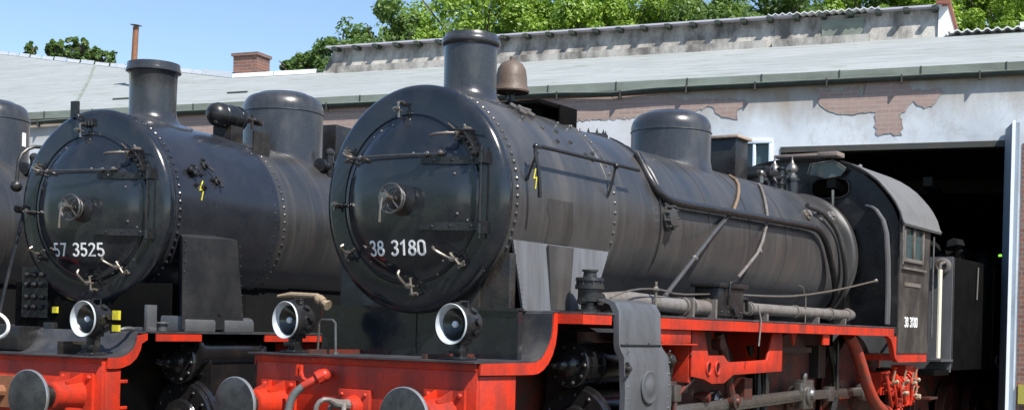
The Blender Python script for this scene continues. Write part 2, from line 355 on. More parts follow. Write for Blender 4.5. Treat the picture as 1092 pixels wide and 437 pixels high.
def smokebox_front(root, paintmat, doormat, kind):
    fp = MB(); fp.lathe((0,0,ZC), (1,0,0), [(-.04,.0001),(-.04,.70),(-.04,.875),(-.034,.900),(-.018,.928),(.005,.946),(.03,.952),(.055,.950),(.072,.942),(.08,.936),(.11,.922)], 96)
    fp.build('smokebox_front_plate', M[doormat], root, ang=50)
    d = MB(); pr = [(door_x(r), max(r,1e-4)) for r in (0,.1,.2,.30,.40,.48,.54,.58,.61,.63,.65,.66,.70,.715,.72)] + [(-.045,.722)]
    d.lathe((0,0,ZC), (1,0,0), pr, 80)
    dd = d.build('smokebox_door', M[doormat], root, ang=60)
    # rim ring
    rr = MB(); rr.tube([(door_x(.70)-.004, .695*cos(R_(i*4)), ZC + .695*sin(R_(i*4))) for i in range(91)], .005, 6)
    rr.build('door_rim', M[doormat], dd)
    # bolts over the front
    b = MB()
    for i in range(10):
        a = R_(18 + i*36); b.bolt((door_x(.66)+.0, .645*cos(a), ZC + .645*sin(a)), (-1,0,0), .013)
    for (y, z) in ((.17,3.38),(-.12,3.12),(.30,3.34),(-.52,2.94),(-.55,2.62),(-.1,2.05),(-.32,2.14)):
        r = sqrt(y*y+(z-ZC)**2); b.bolt((door_x(r), y, z), (-1,0,0), .014)
    b.build('bolts', M['steel'], dd)
    # hinge: pin + straps
    h = MB(); h.cyl((-.10,-.752,2.42), (-.10,-.752,3.16), .011, seg=10)
    for z in (2.50, 3.06): h.cyl((-.10,-.752,z-.04), (-.10,-.752,z+.04), .022, seg=12)
    h.box((-.11,-.79,3.02),(-.03,-.755,3.12)); h.box((-.11,-.79,2.46),(-.03,-.755,2.56))
    h.build('hinge_pin', M['black'], dd)
    for z in (2.52, 3.05):
        st = MB(); hw = .032
        ys = [-.75,-.72,-.66,-.60,-.50,-.40,-.30,-.22]
        poly = []
        top = []; bot = []
        for y in ys:
            r = sqrt(y*y+(z-ZC)**2); x = door_x(r); k = hw*(1 if y < -.3 else .8)
            top.append((x-.022, y, z+k)); bot.append((x-.022, y, z-k))
        n = len(ys); vs = top + bot + [(x+.03,y,zz) for x,y,zz in top] + [(x+.03,y,zz) for x,y,zz in bot]
        fs = []
        for i in range(n-1):
            fs += [(i,i+1,n+i+1,n+i),(i,2*n+i,2*n+i+1,i+1),(n+i,n+i+1,3*n+i+1,3*n+i)]
        fs += [(0,n,3*n,2*n),(n-1,3*n-1,4*n-1,2*n-1)]
        st.add(vs, fs)
        for y in (-.66,-.5,-.34): st.bolt((door_x(sqrt(y*y+(z-ZC)**2))-.022, y, z), (-1,0,0), .014)
        st.build('hinge_strap', M['black'], dd)
    # wheel lock and lever
    ZL = ZC - .03; YL = -.035
    w = MB(); w.lathe((-.17,YL,ZL), (-1,0,0), [(-.01,.13),(.02,.13),(.035,.10),(.05,.07),(.12,.06)], 28)
    for i in range(6): w.bolt((-.19, .105*cos(i*pi/3)+YL, ZL+.105*sin(i*pi/3)), (-1,0,0), .014)
    w.build('lock_flange', M['black'], dd)
    w = MB(); w.cyl((-.25,YL,ZL),(-.44,YL,ZL),.026, seg=14)
    ring = lambda x, r: [(x, YL+r*cos(R_(i*12)), ZL+r*sin(R_(i*12))) for i in range(31)]
    w.tube(ring(-.34,.12), .009, 8); w.tube(ring(-.28,.095), .008, 8)
    for i in range(4):
        a = pi/4 + i*pi/2; w.cyl((-.34,YL,ZL), (-.34,YL+.12*cos(a),ZL+.12*sin(a)), .007, seg=6)
    w.lathe((-.40,YL,ZL), (-1,0,0), [(0,.045),(.05,.045)], 6)
    w.build('lock_wheel', M['steel'], dd)
    MB().tube([(-.43,YL,ZL+.02),(-.455,YL,ZL-.03),(-.46,YL+.01,ZL-.12),(-.46,YL+.012,ZL-.20)], [.011,.011,.009,.012], 8).build('lock_lever', M['handle'], dd)
    # horizontal hand bar
    hb = MB(); hb.tube([(-.12,.66,3.105),(-.21,.45,3.11),(-.24,.1,3.105),(-.22,-.30,3.10),(-.14,-.42,3.10)], .009, 8, 1)
    for y in (.64,.42,-.28,-.42): hb.cyl((-.05,y,3.105),(-.21 if abs(y)<.5 else -.13,y,3.105),.013, seg=8); hb.ball((-.20 if abs(y)<.5 else -.12,y,3.105),.024, 8)
    hb.build('hand_bar', M['steel'], dd)
    # clamps round the edge
    clamp(dd, 97); clamp(dd, 148, lever=(-.14,-.05)); clamp(dd, 183); clamp(dd, 218, lever=(-.03,.06))
    clamp(dd, -83, lever=(.03,.12), big=True); clamp(dd, -44 if kind == 'P' else -52, lever=(.13,.09) if kind == 'P' else (.10,.08), big=True); clamp(dd, 42, lever=(.20,-.02), big=True)
    # bracket chain above the hinge
    k = MB(); pts = [(-.10, -.76*cos(R_(a)), ZC + .78*sin(R_(a))) for a in (40,36,32,28,25)]
    k.tube(pts, .014, 8)
    for p in pts: k.box((p[0]-.03,p[1]-.018,p[2]-.02),(-.04,p[1]+.018,p[2]+.02)); k.ball((p[0]-.04,p[1],p[2]), .014, 8)
    k.tube([(-.16,-.52,3.29),(-.16,-.74,3.27)], .010, 8)
    k.build('hinge_bracket', M['black'], dd, bevel=.004)
    pg = MB(); pg.tube([(-.078, -.712*cos(R_(a)), ZC + .712*sin(R_(a))) for a in range(56,22,-4)], .006, 6)
    pg.build('edge_strip', M['handle'], dd)
    return dd

def rivets(mb, X, a0, a1, n, r=RS, s=.013):
    for i in range(n):
        a = a0 + (a1-a0)*i/(n-1); mb.bolt(cp(X, a, r), cn(a), s)

def chimney(root, X, rb, rt, zt, saddle=True, rim='flat'):
    mb = MB(); z0 = ZC + RS - .14
    if rim == 'flat':
        prof = [(zt-.015, rt-.03), (zt, rt-.02), (zt, rt), (zt-.055, rt+.004), (zt-.06, rt+.014), (zt-.085, rt+.014), (zt-.095, rt-.01), (zt-.12, rb+.005), (zt-.3, rb), (3.60, rb)]
    else:
        prof = [(zt-.02, rt-.05), (zt, rt-.045), (zt+.002, rt-.02), (zt-.03, rt-.012), (zt-.045, rt+.006), (zt-.07, rt+.012), (zt-.095, rt+.004), (zt-.11, rt-.015), (zt-.14, rb+.004), (zt-.3, rb), (3.60, rb)]
    mb.lathe((X,0,0), (0,0,1), [(z, r) for z, r in prof], 48, caps=False)
    o = mb.build('chimney', M['chimney'], root, ang=40)
    inn = MB(); inn.lathe((X,0,0), (0,0,1), [(zt-.014, rt-.031), (zt-.5, rt-.05), (zt-.5, .001)], 40, caps=False); inn.build('flue', M['soot_and_shade'], o)
    # saddle flaring down onto the smokebox
    sd = MB(); n = 48; vs = []; fs = []; L = [(0,rb+.001),(.3,rb+.005),(.55,rb+.014),(.75,rb+.028),(.9,rb+.050),(.98,rb+.085),(1,rb+.13),(1,rb+.17)]
    for k, (t, r) in enumerate(L):
        for i in range(n):
            a = 2*pi*i/n; y = r*sin(a); x = X + r*cos(a)*1.02
            zs = ZC + sqrt(max(RS**2 - y*y, 0)) + .008
            z = zs + .11*(1-t)**1.1 + .002; vs.append((x, y, z))
    for k in range(len(L)-1):
        for i in range(n): fs.append((k*n+i, k*n+(i+1)%n, (k+1)*n+(i+1)%n, (k+1)*n+i))
    # rim of the flange
    o2 = len(vs)
    for i in range(n):
        a = 2*pi*i/n; r = L[-1][1]; y = r*sin(a); vs.append((X + r*cos(a)*1.02, y, ZC + sqrt(RS**2-y*y) - .02))
    for i in range(n): fs.append(((len(L)-1)*n+i, (len(L)-1)*n+(i+1)%n, o2+(i+1)%n, o2+i))
    sd.add(vs, fs)
    for i in range(16):
        a = 2*pi*(i+.5)/16; r = rb+.15; y = r*sin(a); zz = ZC + sqrt(RS**2-y*y) + .006
        sd.bolt((X + r*cos(a)*1.02, y, zz), (0, y, zz-ZC), .014)
    sd.build('chimney_saddle', M['chimney'], o, ang=50)
    return o

def dome(root, X, r, zt, name='steam_dome', mat='chimney', zb=3.45, rough=None):
    mb = MB(); h = zt; c = .13
    prof = [(zb, r+.06), (zb+.12, r+.015), (zb+.2, r), (zt-c-.10, r)]
    for i in range(1, 9):
        a = i*pi/16; prof.append((zt-c-.10 + (c+.045)*sin(a), r - c*1.0*(1-cos(a))))
    for i in range(1, 7):
        q = i/6; prof.append((zt-.055 + .055*sqrt(1-(1-q)**2) , max((r-c)*(1-q), 1e-4)))
    mb.lathe((X,0,0), (0,0,1), prof, 56)
    o = mb.build(name, M[mat], root, ang=50)
    rg = MB(); rg.tube([(X + (r+.003)*cos(R_(i*6)), (r+.003)*sin(R_(i*6)), zt-c-.13) for i in range(61)], .006, 6); rg.build('dome_band', M['chimney'], o)
    return o

def buffer(root, Y, X0, X1, zc=1.05, R=.225):
    """X0 plate face, X1 beam face"""
    h = MB(); h.lathe((X1,Y,zc), (-1,0,0), [(0,.135),(.05,.135),(.30,.118),(.33,.118),(.34,.10)], 24)
    h.box((X1-.035,Y-.19,zc-.19),(X1-.003,Y+.19,zc+.19))
    for sy in (-1,1):
        for sz in (-1,1):
            h.bolt((X1-.035,Y+sy*.15,zc+sz*.15), (-1,0,0), .026)
            h.xz([(X1-.035,zc+sz*.10),(X1-.035,zc+sz*.185),(X1-.22,zc+sz*.12),(X1-.22,zc+sz*.10)], Y+sy*.075-.008, Y+sy*.075+.008)
    for a in (60,120): h.bolt((X1-.2, Y-.118*cos(R_(a)), zc+.122*sin(R_(a))), (0,-cos(R_(a)),sin(R_(a))), .016)
    b = h.build('buffer', M['red'], root, bevel=0)
    s = MB(); s.lathe((X1-.33,Y,zc), (-1,0,0), [(0,.092),(X1-.33-X0-.07,.088),(X1-.33-X0-.05,.105),(X1-.33-X0-.02,.12)], 24); s.build('plunger', M['dark'], b)
    p = MB(); p.lathe((X0,Y,zc), (1,0,0), [(0,1e-4),(.002,.10),(.010,.18),(.018,R-.008)], 48); p.build('buffer_plate', M['bufplate'], b, ang=60)
    p = MB(); p.lathe((X0,Y,zc), (1,0,0), [(.018,R-.0078),(.024,R),(.042,R),(.048,R-.01),(.05,.09)], 48); p.build('plate_rim', M['bufrim'], b)
    return b

def lamp(root, X, Y, z, base, yaw=0, tilt=0):
    """head lamp facing -X"""
    e = MB(); L = .17; c = Vector((X,Y,z)); d = Vector((cos(yaw), sin(yaw), tilt)).normalized()
    e.lathe(c, d, [(-.002,.150),(.0,.153),(.02,.153),(.025,.145),(.045,.145),(.05,.153),(.062,.153),(.07,.128),(.09,.126),(.20,.126),(.235,.115),(.255,.08),(.26,.001)], 36, caps=False)
    e.tube([c + d*.10 + Vector((0,0,.12)), c + d*.10 + Vector((0,0,.175)), c + d*.19 + Vector((0,0,.175)), c + d*.19 + Vector((0,0,.12))], .008, 6)
    e.cyl(c + d*.06 + Vector((0,0,.12)), c + d*.06 + Vector((0,0,.17)), .022, seg=10)
    for a in (10,-30,50): 
        q = Vector((0,-cos(R_(a))*.128,sin(R_(a))*.128)); e.lathe(c + d*.15 + q, q, [(0,.03),(.02,.03),(.022,.01)], 8)
    o = e.build('headlamp', M['black'], root, ang=30)
    r = MB(); r.lathe(c, d, [(.008,.156),(-.004,.157),(-.008,.153),(-.004,.148),(.022,.133),(.036,.126),(.04,.124)], 44, caps=False); r.build('lamp_rim', M['rim'], o, ang=60)
    f = MB(); f.lathe(c, d, [(.036,.127),(.06,.112),(.10,.075),(.125,.04),(.13,.001)], 32, caps=False); f.build('reflector', M['reflector'], o, ang=60)
    MB().ball(c + d*.05 + Vector((0,-.0,.0)), .027, 14).build('bulb', M['bulb'], o)
    s = MB()
    s.box((X+.06,Y-.05,base),(X+.20,Y+.05,base+.025)); s.box((X+.03,Y-.085,base+.0),(X+.24,Y+.085,base+.014))
    s.box((X+.08,Y-.035,base+.02),(X+.18,Y+.035,z-.11)); s.box((X+.07,Y-.055,z-.15),(X+.20,Y+.055,z-.105))
    s.box((X+.05,Y-.06,base+.05),(X+.075,Y+.06,base+.09))
    for sx in (.05,.22):
        for sy in (-.065,.065): s.bolt((X+sx,Y+sy,base+.014),(0,0,1),.014)
    s.build('lamp_bracket', M['black'], o, bevel=.004)
    return o

def valve_cover(root, X, Y, z, R, depth, n=10, name='valve_cover', mat='grease', snout=True):
    mb = MB(); mb.lathe((X,Y,z), (-1,0,0), [(-depth,R*1.03),(-depth+.03,R*1.03),(-depth+.031,R*.84),(-.04,R*.80),(-.035,R*.98),(0,R*.98),(.012,R*.93),(.02,R*.55),(.05,R*.50),(.07,R*.30)]
             + ([(.10,R*.28),(.16,R*.24),(.18,R*.17),(.26,R*.16),(.27,R*.07),(.31,R*.06)] if snout else [(.08,.001)]), 36)
    for i in range(n):
        a = 2*pi*i/n; p = (X-.0, Y+R*.80*cos(a), z+R*.80*sin(a)); mb.lathe(p, (-1,0,0), [(0,.022),(.02,.022),(.03,.012),(.045,.01)], 6)
        if depth > .1: mb.cyl((X+.03, Y+R*.9*cos(a), z+R*.9*sin(a)), (X+depth-.03, Y+R*.9*cos(a), z+R*.9*sin(a)), .012, seg=6)
    return mb.build(name, M[mat], root, ang=30)

def wheel(root, X, Y, R, name='driving_wheel', nsp=18, cw=True):
    t = MB(); t.lathe((X,Y-.07,R), (0,1,0), [(0,R-.055),(0,R-.01),(.01,R),(.12,R),(.125,R+.028),(.14,R+.028),(.145,R-.055)], 56)
    w = t.build(name, M['redd'], root); 
    s = MB(); s.lathe((X,Y-.05,R), (0,1,0), [(0,R-.05),(0,R-.115),(.07,R-.115),(.10,R-.05)], 48); s.lathe((X,Y-.10,R), (0,1,0), [(0,.07),(0,.15),(.16,.17),(.16,.07)], 28)
    for i in range(nsp):
        a = 2*pi*i/nsp; d = Vector((cos(a),0,sin(a))); c = Vector((X,Y-.02,R))
        u = Vector((-sin(a),0,cos(a)))
        p0 = c + d*.14; p1 = c + d*(R-.10)
        s.add([p0+u*.035+Vector((0,-.025,0)),p0-u*.035+Vector((0,-.025,0)),p1-u*.022+Vector((0,-.02,0)),p1+u*.022+Vector((0,-.02,0)),
               p0+u*.035+Vector((0,.03,0)),p0-u*.035+Vector((0,.03,0)),p1-u*.022+Vector((0,.03,0)),p1+u*.022+Vector((0,.03,0))],
              [(0,1,2,3),(4,7,6,5),(0,4,5,1),(1,5,6,2),(2,6,7,3),(3,7,4,0)])
    s.build('spokes', M['redd'], w, ang=30)
    if cw:
        k = MB(); a0 = R_(20); n = 12; poly = [(X + (R-.12)*cos(a0 + R_(100)*i/n), R + (R-.12)*sin(a0 + R_(100)*i/n)) for i in range(n+1)]
        k.xz(poly, Y-.055, Y+.03); k.build('counterweight', M['redd'], w)
    return w

def rod(mb, p, q, h, y0, y1):
    d = Vector((q[0]-p[0], q[1]-p[1])).normalized(); n = Vector((-d.y, d.x))*h/2
    P = [(p[0]+n.x,p[1]+n.y),(q[0]+n.x,q[1]+n.y),(q[0]-n.x,q[1]-n.y),(p[0]-n.x,p[1]-n.y)]; mb.xz(P, y0, y1)

def plates(root, Wd, Z, X0, X1, zl, xl, ramp_r, mat='tread', redmat='red', wf=None):
    pass

def cab_and_tender_numbers(root, txt, X0, X1, z0, h):
    pass

# ================================================================== LOCO 38 3180
def loco38():
    root = empty('steam_locomotive')
    tag(root, 'black steam locomotive numbered 38 3180 with red frame, in front of the open shed door', 'locomotive', 'steam locomotives side by side at the shed')
    smokebox_front(root, 'smokebox', 'door', 'P')
    dr = [c for c in kids(root) if c.name.startswith('smokebox_door')][0]
    door_digits(dr, '38 3180', .122, .035, 2.290, M['white'], 'white painted number 38 3180', 1.24)
    # smokebox shell
    sb = MB(); sb.lathe((0,0,ZC), (1,0,0), [(.105,.926),(.11,.934),(1.66,.934),(1.665,.94),(1.80,.94),(1.81,.925)], 112)
    rivets(sb, .16, -60, 100, 38, .934, .021)
    rivets(sb, 1.74, -60, 100, 30, .94, .019)
    for (X, a) in ((.72,52),(.95,47),(1.18,47),(1.42,58),(1.62,58),(1.05,38),(1.30,40),(1.60,35),(1.45,33),(1.52,30)): sb.bolt(cp(X,a,.934), cn(a), .022, .03)
    sb.build('smokebox', M['smokebox'], root, ang=30)
    # barrel and firebox cladding
    bb = MB(); prof = [(1.80,.905),(2.78,.903),(2.785,.868),(8.42,.868),(8.43,.84)]
    bb.lathe((0,0,ZC), (1,0,0), [(x, r) for x, r in prof], 112); ba = bb.build('boiler', M['blackd'], root, ang=25)
    for X in (3.9,4.95,6.0,7.05):
        k = MB(); k.lathe((0,0,ZC), (1,0,0), [(X-.03,.866),(X-.028,.873),(X+.028,.873),(X+.03,.866)], 96); k.build('boiler_band', M['blackd'], ba)
    k = MB(); k.tube([cp(2.80, a, .885) for a in range(60,8,-4)], .028, 10); k.tube([cp(2.70, a, .915) for a in range(70,-30,-5)], .008, 6)
    k.build('cladding_joint', M['black'], ba)
    k = MB(); k.lathe((0,0,ZC), (1,0,0), [(8.30,.868),(8.32,.895),(8.42,.895),(8.44,.868)], 96); k.build('firebox_ring', M['blackd'], ba)
    # washout plugs on the firebox
    for X, a in ((6.9,31),(7.35,33),(7.85,36)):
        k = MB(); k.lathe(cp(X,a,.86), cn(a), [(0,.075),(.03,.075),(.04,.05),(.07,.045),(.075,.02)], 14)
        for i in range(7):
            q = cp(X,a,.89); u = Vector((1,0,0)); w = cn(a).cross(u); k.bolt(q + (u*cos(i*.9)+w*sin(i*.9))*.058, cn(a), .014, .03)
        k.build('washout_plug', M['pipe'], ba)
    # side apron of the smokebox
    ap = MB(); A = []
    for t in (0, .15, .35, .6, .8, 1):
        z = 2.43 - t*(2.43-1.862); y = -(.883 + .03*t)
        A.append((.19 + .13*t, 1.74 - .34*t, y, z))
    vs = []; 
    for x0, x1, y, z in A: vs += [(x0,y,z),(x1,y,z),(x1,y+.02,z),(x0,y+.02,z)]
    fs = [(0,1,2,3)]
    for i in range(len(A)-1):
        a = 4*i; b = a+4; fs += [(a,a+1,b+1,b),(a+1,a+2,b+2,b+1),(a+2,a+3,b+3,b+2),(a+3,a,b,b+3)]
    fs.append(tuple(len(vs)-4+i for i in (3,2,1,0))); ap.add(vs, fs)
    for i in range(14): t = i/13; ap.bolt((.21+.13*t, -.885-.03*t, 2.40-.52*t),(0,-1,0),.008); ap.bolt((1.72-.33*t, -.885-.03*t, 2.40-.52*t),(0,-1,0),.008)
    ap.build('smokebox_apron', M['sheet'], root)
    s2 = MB(); s2.xz([(.68,2.42),(1.08,2.42),(1.03,1.88),(.74,1.88)], -.897, -.917)
    s2.build('apron_strip', M['smokebox'], root)
    k = MB(); vs = []; an = [2,-4,-10,-16,-20.5]
    for a_ in an: vs += [cp(.62+.05*(a_<-9), a_, .937), cp(1.02+.04*(a_<-9), a_, .937)]
    k.add(vs, [(2*i,2*i+1,2*i+3,2*i+2) for i in range(4)]); k.build('smokebox_patch', M['blackd'], root)
    # bell, boxes and fittings on top
    bl = MB(); bl.lathe((1.40,0,0), (0,0,1), [(3.885,.165),(3.90,.170),(3.925,.158),(3.96,.148),(4.03,.143),(4.10,.13),(4.15,.10),(4.175,.05),(4.18,.03),(4.185,.022),(4.215,.022),(4.22,.001)], 36, caps=False)
    bl.lathe((1.40,0,0), (0,0,1), [(3.886,.164),(3.95,.13),(4.08,.10),(4.1,.001)], 30, caps=False)
    bb_ = bl.build('bell', M['bell'], root, ang=40)
    k = MB(); k.cyl((1.40,0,3.70),(1.40,0,4.0),.03, seg=12); k.lathe((1.40,0,0),(0,0,1),[(3.70,.10),(3.76,.10),(3.78,.05),(3.82,.045)],16); k.ball((1.40,0,3.90),.045); k.build('bell_stand', M['black'], bb_)
    k = MB(); k.box((1.56,-.44,3.44),(1.86,-.42,3.77)); k.box((1.25,-.42,3.735),(1.86,.12,3.775)); k.box((1.83,-.42,3.46),(1.86,.12,3.735)); k.box((1.30,-.30,3.60),(1.50,.05,3.735))
    k.build('snifting_valve_box', M['engine_black'], root, bevel=.006)
    k = MB(); q = cp(.88,60,.934); u = Vector((1,0,0)); w = cn(60).cross(u)
    for sx in (-.06,.06): k.tube([q + u*sx - w*.10 + cn(60)*.03, q + u*sx + w*.10 + cn(60)*.03], .02, 8)
    k.tube([q - u*.10 + cn(60)*.045, q + u*.10 + cn(60)*.045], .018, 8); k.build('lifting_lug', M['handle'], root)
    k = MB(); k.lathe((2.98,.10,0), (0,0,1), [(3.60,.17),(3.68,.17),(3.685,.20),(3.72,.20),(3.725,.15),(3.73,.001)], 28)
    for i in range(12): k.lathe((2.98+.175*cos(i*pi/6),.10+.175*sin(i*pi/6),3.72),(0,0,1),[(0,.014),(.02,.014),(.03,.006),(.045,.006)],6)
    k.build('boiler_flange', M['black'], root)
    dome(root, 4.63, .452, 4.22)
    k = MB(); k.box((6.02,-.17,3.5),(6.38,.17,4.10)); sbx = k.build('sand_box', M['black'], root, bevel=.008)
    k = MB(); k.box((5.98,-.21,4.10),(6.42,.21,4.135)); k.build('lid', M['wood'], sbx, bevel=.004)
    # safety valves
    for y in (.13,-.12):
        k = MB(); k.lathe((7.95,y,0), (0,0,1), [(3.82,.075),(3.86,.075),(3.87,.055),(3.90,.055),(3.905,.075),(3.93,.082),(3.96,.080),(3.99,.062),(4.02,.035),(4.05,.018),(4.08,.012),(4.12,.008)], 24)
        v = k.build('safety_valve', M['steel'], root, ang=30)
        k = MB(); k.lathe((7.95,y,0), (0,0,1), [(3.5,.085),(3.78,.085),(3.785,.10),(3.82,.10),(3.822,.04)], 24); k.build('valve_base', M['blue_black'], v)
    k = MB(); k.box((7.25,-.10,3.78),(7.70,.35,3.86)); k.box((7.35,.0,3.86),(7.6,.30,3.93)); k.cyl((7.62,-.10,3.55),(7.62,-.10,3.92),.045, seg=12)
    for z in (3.62,3.70,3.80,3.90): k.lathe((7.62,-.10,z),(0,0,1),[(0,.06),(.025,.06)],12)
    k.tube([(6.9,-.35,3.62),(6.9,-.30,3.70),(7.05,-.28,3.72),(7.6,-.12,3.80)], .018, 8); k.build('whistle_manifold', M['black'], root, bevel=.004)
    k = MB(); k.tube([(6.55,-.28,3.60),(6.55,-.28,3.72),(6.62,-.28,3.72)], .03, 8); k.ball((6.55,-.28,3.72),.045,10); k.tube([(6.45,-.28,3.74),(6.68,-.28,3.70)],.018,8); k.build('top_valve', M['steel'], root)
    chimney(root, .755, .232, .25, 4.28, rim='roll')
    # smokebox handrail
    k = MB(); rr = RS+.15
    k.tube([cp(.28,0,rr-.02), cp(.26,10,rr), cp(.26,20,rr)] + [cp(.32,23,rr)] + [cp(x,23.2,rr) for x in (.6,1.2,2.05)], .017, 10, 1)
    for X in (.30,1.62):
        k.tube([cp(X,23 if X>1 else 20,rr), cp(X,14,RS+.05), cp(X,9,RS)], .013, 8); k.ball(cp(X,22.5,rr), .028, 10)
    k.build('handrail', M['black'], root)
    # lightning mark
    def lf(a, b, d): 
        ang = 11 + b/RS*57.3; p = cp(.44 + a, ang, .937 + .004*d); return p
    MB().ribbon([(.03,.09),(-.025,.0),(.02,.01),(-.02,-.09)], .011, lf).build('warning_flash', M['yellow'], root, label='yellow lightning flash')
    # side check valve + long pipe on the boiler
    k = MB(); k.tube([cp(2.66,46,.93), cp(2.60,24,.93), cp(2.72,15.5,.94), cp(3.0,13.5,.95), cp(3.4,13.8,.95)] + [cp(x,a,.95) for x, a in ((4,14.5),(5,15.5),(6,16.5),(6.75,17),(6.95,15),(7.1,7),(7.3,-8),(7.6,-22),(7.95,-36),(8.05,-52))], .040, 12, 2)
    k.build('injector_pipe', M['black'], root)
    k = MB(); k.tube([cp(6.95,38,.93), cp(7.35,34,.95), cp(7.65,20,.94), cp(7.75,0,.94), cp(7.95,-16,.94), cp(8.15,-32,.94), cp(8.2,-50,.94)], .034, 10, 2)
    for t in ((7.72,5),(7.9,-12)): pass
    k.build('steam_pipe', M['blackd'], root)
    k = MB(); k.lathe(cp(2.86,4,.86), cn(4), [(0,.13),(.07,.13),(.075,.10),(.11,.09),(.115,.03)], 22)
    for i in range(9): k.bolt(cp(2.86,4,.935) + Vector((.108*cos(i*.698),0,.108*sin(i*.698))), cn(4), .020, .045)
    k.build('check_valve', M['blackd'], root)
    # sand pipes down the side
    k = MB(); k.tube([cp(5.33,62,.88), cp(5.24,51,.895), cp(4.85,33,.895), cp(4.48,18,.90)], .018, 8, 1); k.build('sand_pipe', M['sandrust'], root)
    k = MB(); k.tube([cp(4.50,19,.90), (3.9,-.93,2.80), (2.25,-1.20,2.05)], [.021,.023,.023], 10); k.ball((3.15,-1.055,2.455),.04,8); k.build('sand_pipe', M['steel'], root, label='bright steel sand pipe slanting down to the running board')
    k = MB(); k.tube([cp(6.1,60,.88), cp(5.88,50,.895), cp(5.6,33,.895), cp(5.42,17,.90), (4.95,-.98,2.66),(4.35,-1.1,2.45),(3.88,-1.2,2.30)], .018, 8, 1); k.ball((4.9,-.99,2.64),.035,8); k.build('sand_pipe', M['pipe'], root)
    # saddle under the smokebox
    k = MB(); k.box((.10,-.62,1.40),(1.55,.62,2.15)); k.box((.13,-.90,1.44),(.22,.90,2.32)); k.build('smokebox_saddle', M['dark'], root, bevel=.01)
    k = MB(); k.box((.06,-1.04,1.46),(.12,1.04,1.86)); k.box((.045,-1.04,1.85),(.14,1.04,1.875)); k.box((.05,-.02,1.47),(.058,.0,1.85))
    for i in range(16): k.bolt((.06,-1.0+i*.133,1.82),(-1,0,0),.010)
    k.build('front_splasher', M['door'], root)
    # front platform with ramp, then running board
    Wf, Wr = 1.17, 1.40
    prof = [(-.70,1.462),(-.10,1.464)] + [(.08 + .285*sin(R_(a)), 1.465 + .285*(1-cos(R_(a)))) for a in (0,15,30,45,60,75,88)] 
    prof += [(.372,1.855),(.385,1.866),(.46,1.867)]
    th = [(x - (0.012 if i > 4 else 0), z-.014) for i, (x, z) in enumerate(prof)]
    for sg in (1,):
        k = MB()
        n = len(prof); vs = [(x,-Wf,z) for x, z in prof] + [(x,Wf,z) for x, z in prof] + [(x,-Wf,z) for x, z in th] + [(x,Wf,z) for x, z in th]
        fs = []
        for i in range(n-1): fs += [(i,i+1,n+i+1,n+i),(2*n+i,3*n+i,3*n+i+1,2*n+i+1),(i,2*n+i,2*n+i+1,i+1),(n+i,n+i+1,3*n+i+1,3*n+i)]
        fs += [(0,n,3*n,2*n),(n-1,3*n-1,4*n-1,2*n-1)]
        k.add(vs, fs); k.build('front_platform', M['tread'], root, ang=40)
    # valance of the ramp (both sides)
    inner = [(-.62,1.36),(-.10,1.355)] + [(.10 + .34*sin(R_(a)), 1.355 + .36*(1-cos(R_(a)))) for a in (0,12,25,40,55,70,85)] + [(.445,1.765)]
    outer = [(-.62,1.447),(-.10,1.449)] + [(.082 + .295*sin(R_(a)), 1.449 + .295*(1-cos(R_(a)))) for a in (0,12,25,40,55,70,85)] + [(.39,1.848),(.445,1.848)]
    for y0, y1 in ((-Wf,-Wf+.02),(Wf-.02,Wf)): MB().xz(inner + outer[::-1], y0, y1).build('platform_valance', M['red'], root, ang=40)
    for sg in (-1, 1):
        k = MB(); y0, y1 = sorted((sg*.55, sg*Wr)); k.box((.46,y0,1.848),(8.55,y1,1.866)); rb = k.build('running_board', M['tread'], root)
        k = MB(); y0, y1 = sorted((sg*(Wr-.02), sg*(Wr-.005))); k.box((.445,y0,1.765),(.93,y1,1.846)); k.box((1.80,y0,1.745),(8.45,y1,1.846))
        y0, y1 = sorted((sg*(Wf-.02), sg*(Wr-.005))); k.box((.44,y0,1.765),(.455,y1,1.846))
        for i in range(50): k.bolt((1.95+i*.132, sg*(Wr-.005), 1.83), (0,sg,0), .008)
        k.build('valance', M['red'], rb)
    # buffer beam
    k = MB(); k.box((-.62,-1.14,.86),(-.58,1.14,1.449)); k.box((-.58,-1.14,.86),(-.10,-1.10,1.35)); k.box((-.58,1.10,.86),(-.10,1.14,1.35)); k.box((-.64,-1.14,1.39),(-.62,1.14,1.449))
    for i in range(20): k.bolt((-.64,-1.08+i*.114,1.42),(-1,0,0),.009)
    beam = k.build('buffer_beam', M['red'], root, bevel=.006)
    buffer(root, .86, -1.16, -.62); buffer(root, -.86, -1.16, -.62)
    # draw hook + coupling
    k = MB(); k.box((-.66,-.13,.93),(-.62,.19,1.20)); k.lathe((-.66,.02,1.06),(-1,0,0),[(0,.10),(.06,.085),(.08,.06)],18)
    for sy in (-.09,.15):
        for sz in (.97,1.16): k.bolt((-.66,sy,sz),(-1,0,0),.022)
    k.build('coupling_plate', M['red'], root, bevel=.008)
    k = MB(); k.tube([(-.70,.02,1.08),(-.86,.03,1.09),(-.95,.05,1.14),(-1.0,.10,1.10),(-1.0,.12,1.0)], [.05,.045,.04,.035,.02], 10, 1)
    k.tube([(-.80,.0,1.10),(-.86,-.05,1.05),(-.88,-.05,.9),(-.85,0,.7)], .02, 8, 1); k.tube([(-.80,.06,1.10),(-.86,.11,1.05),(-.88,.11,.9),(-.85,.04,.7)], .02, 8, 1)
    k.build('drawhook', M['pipe'], root)
    # brake hose cock
    k = MB(); k.tube([(-.64,.30,1.31),(-.72,.33,1.29),(-.80,.44,1.21)], .034, 10); k.lathe((-.72,.33,1.29),(-.5,.5,-.4),[(-.03,.055),(.03,.055)],8); k.ball((-.70,.31,1.30),.055,10)
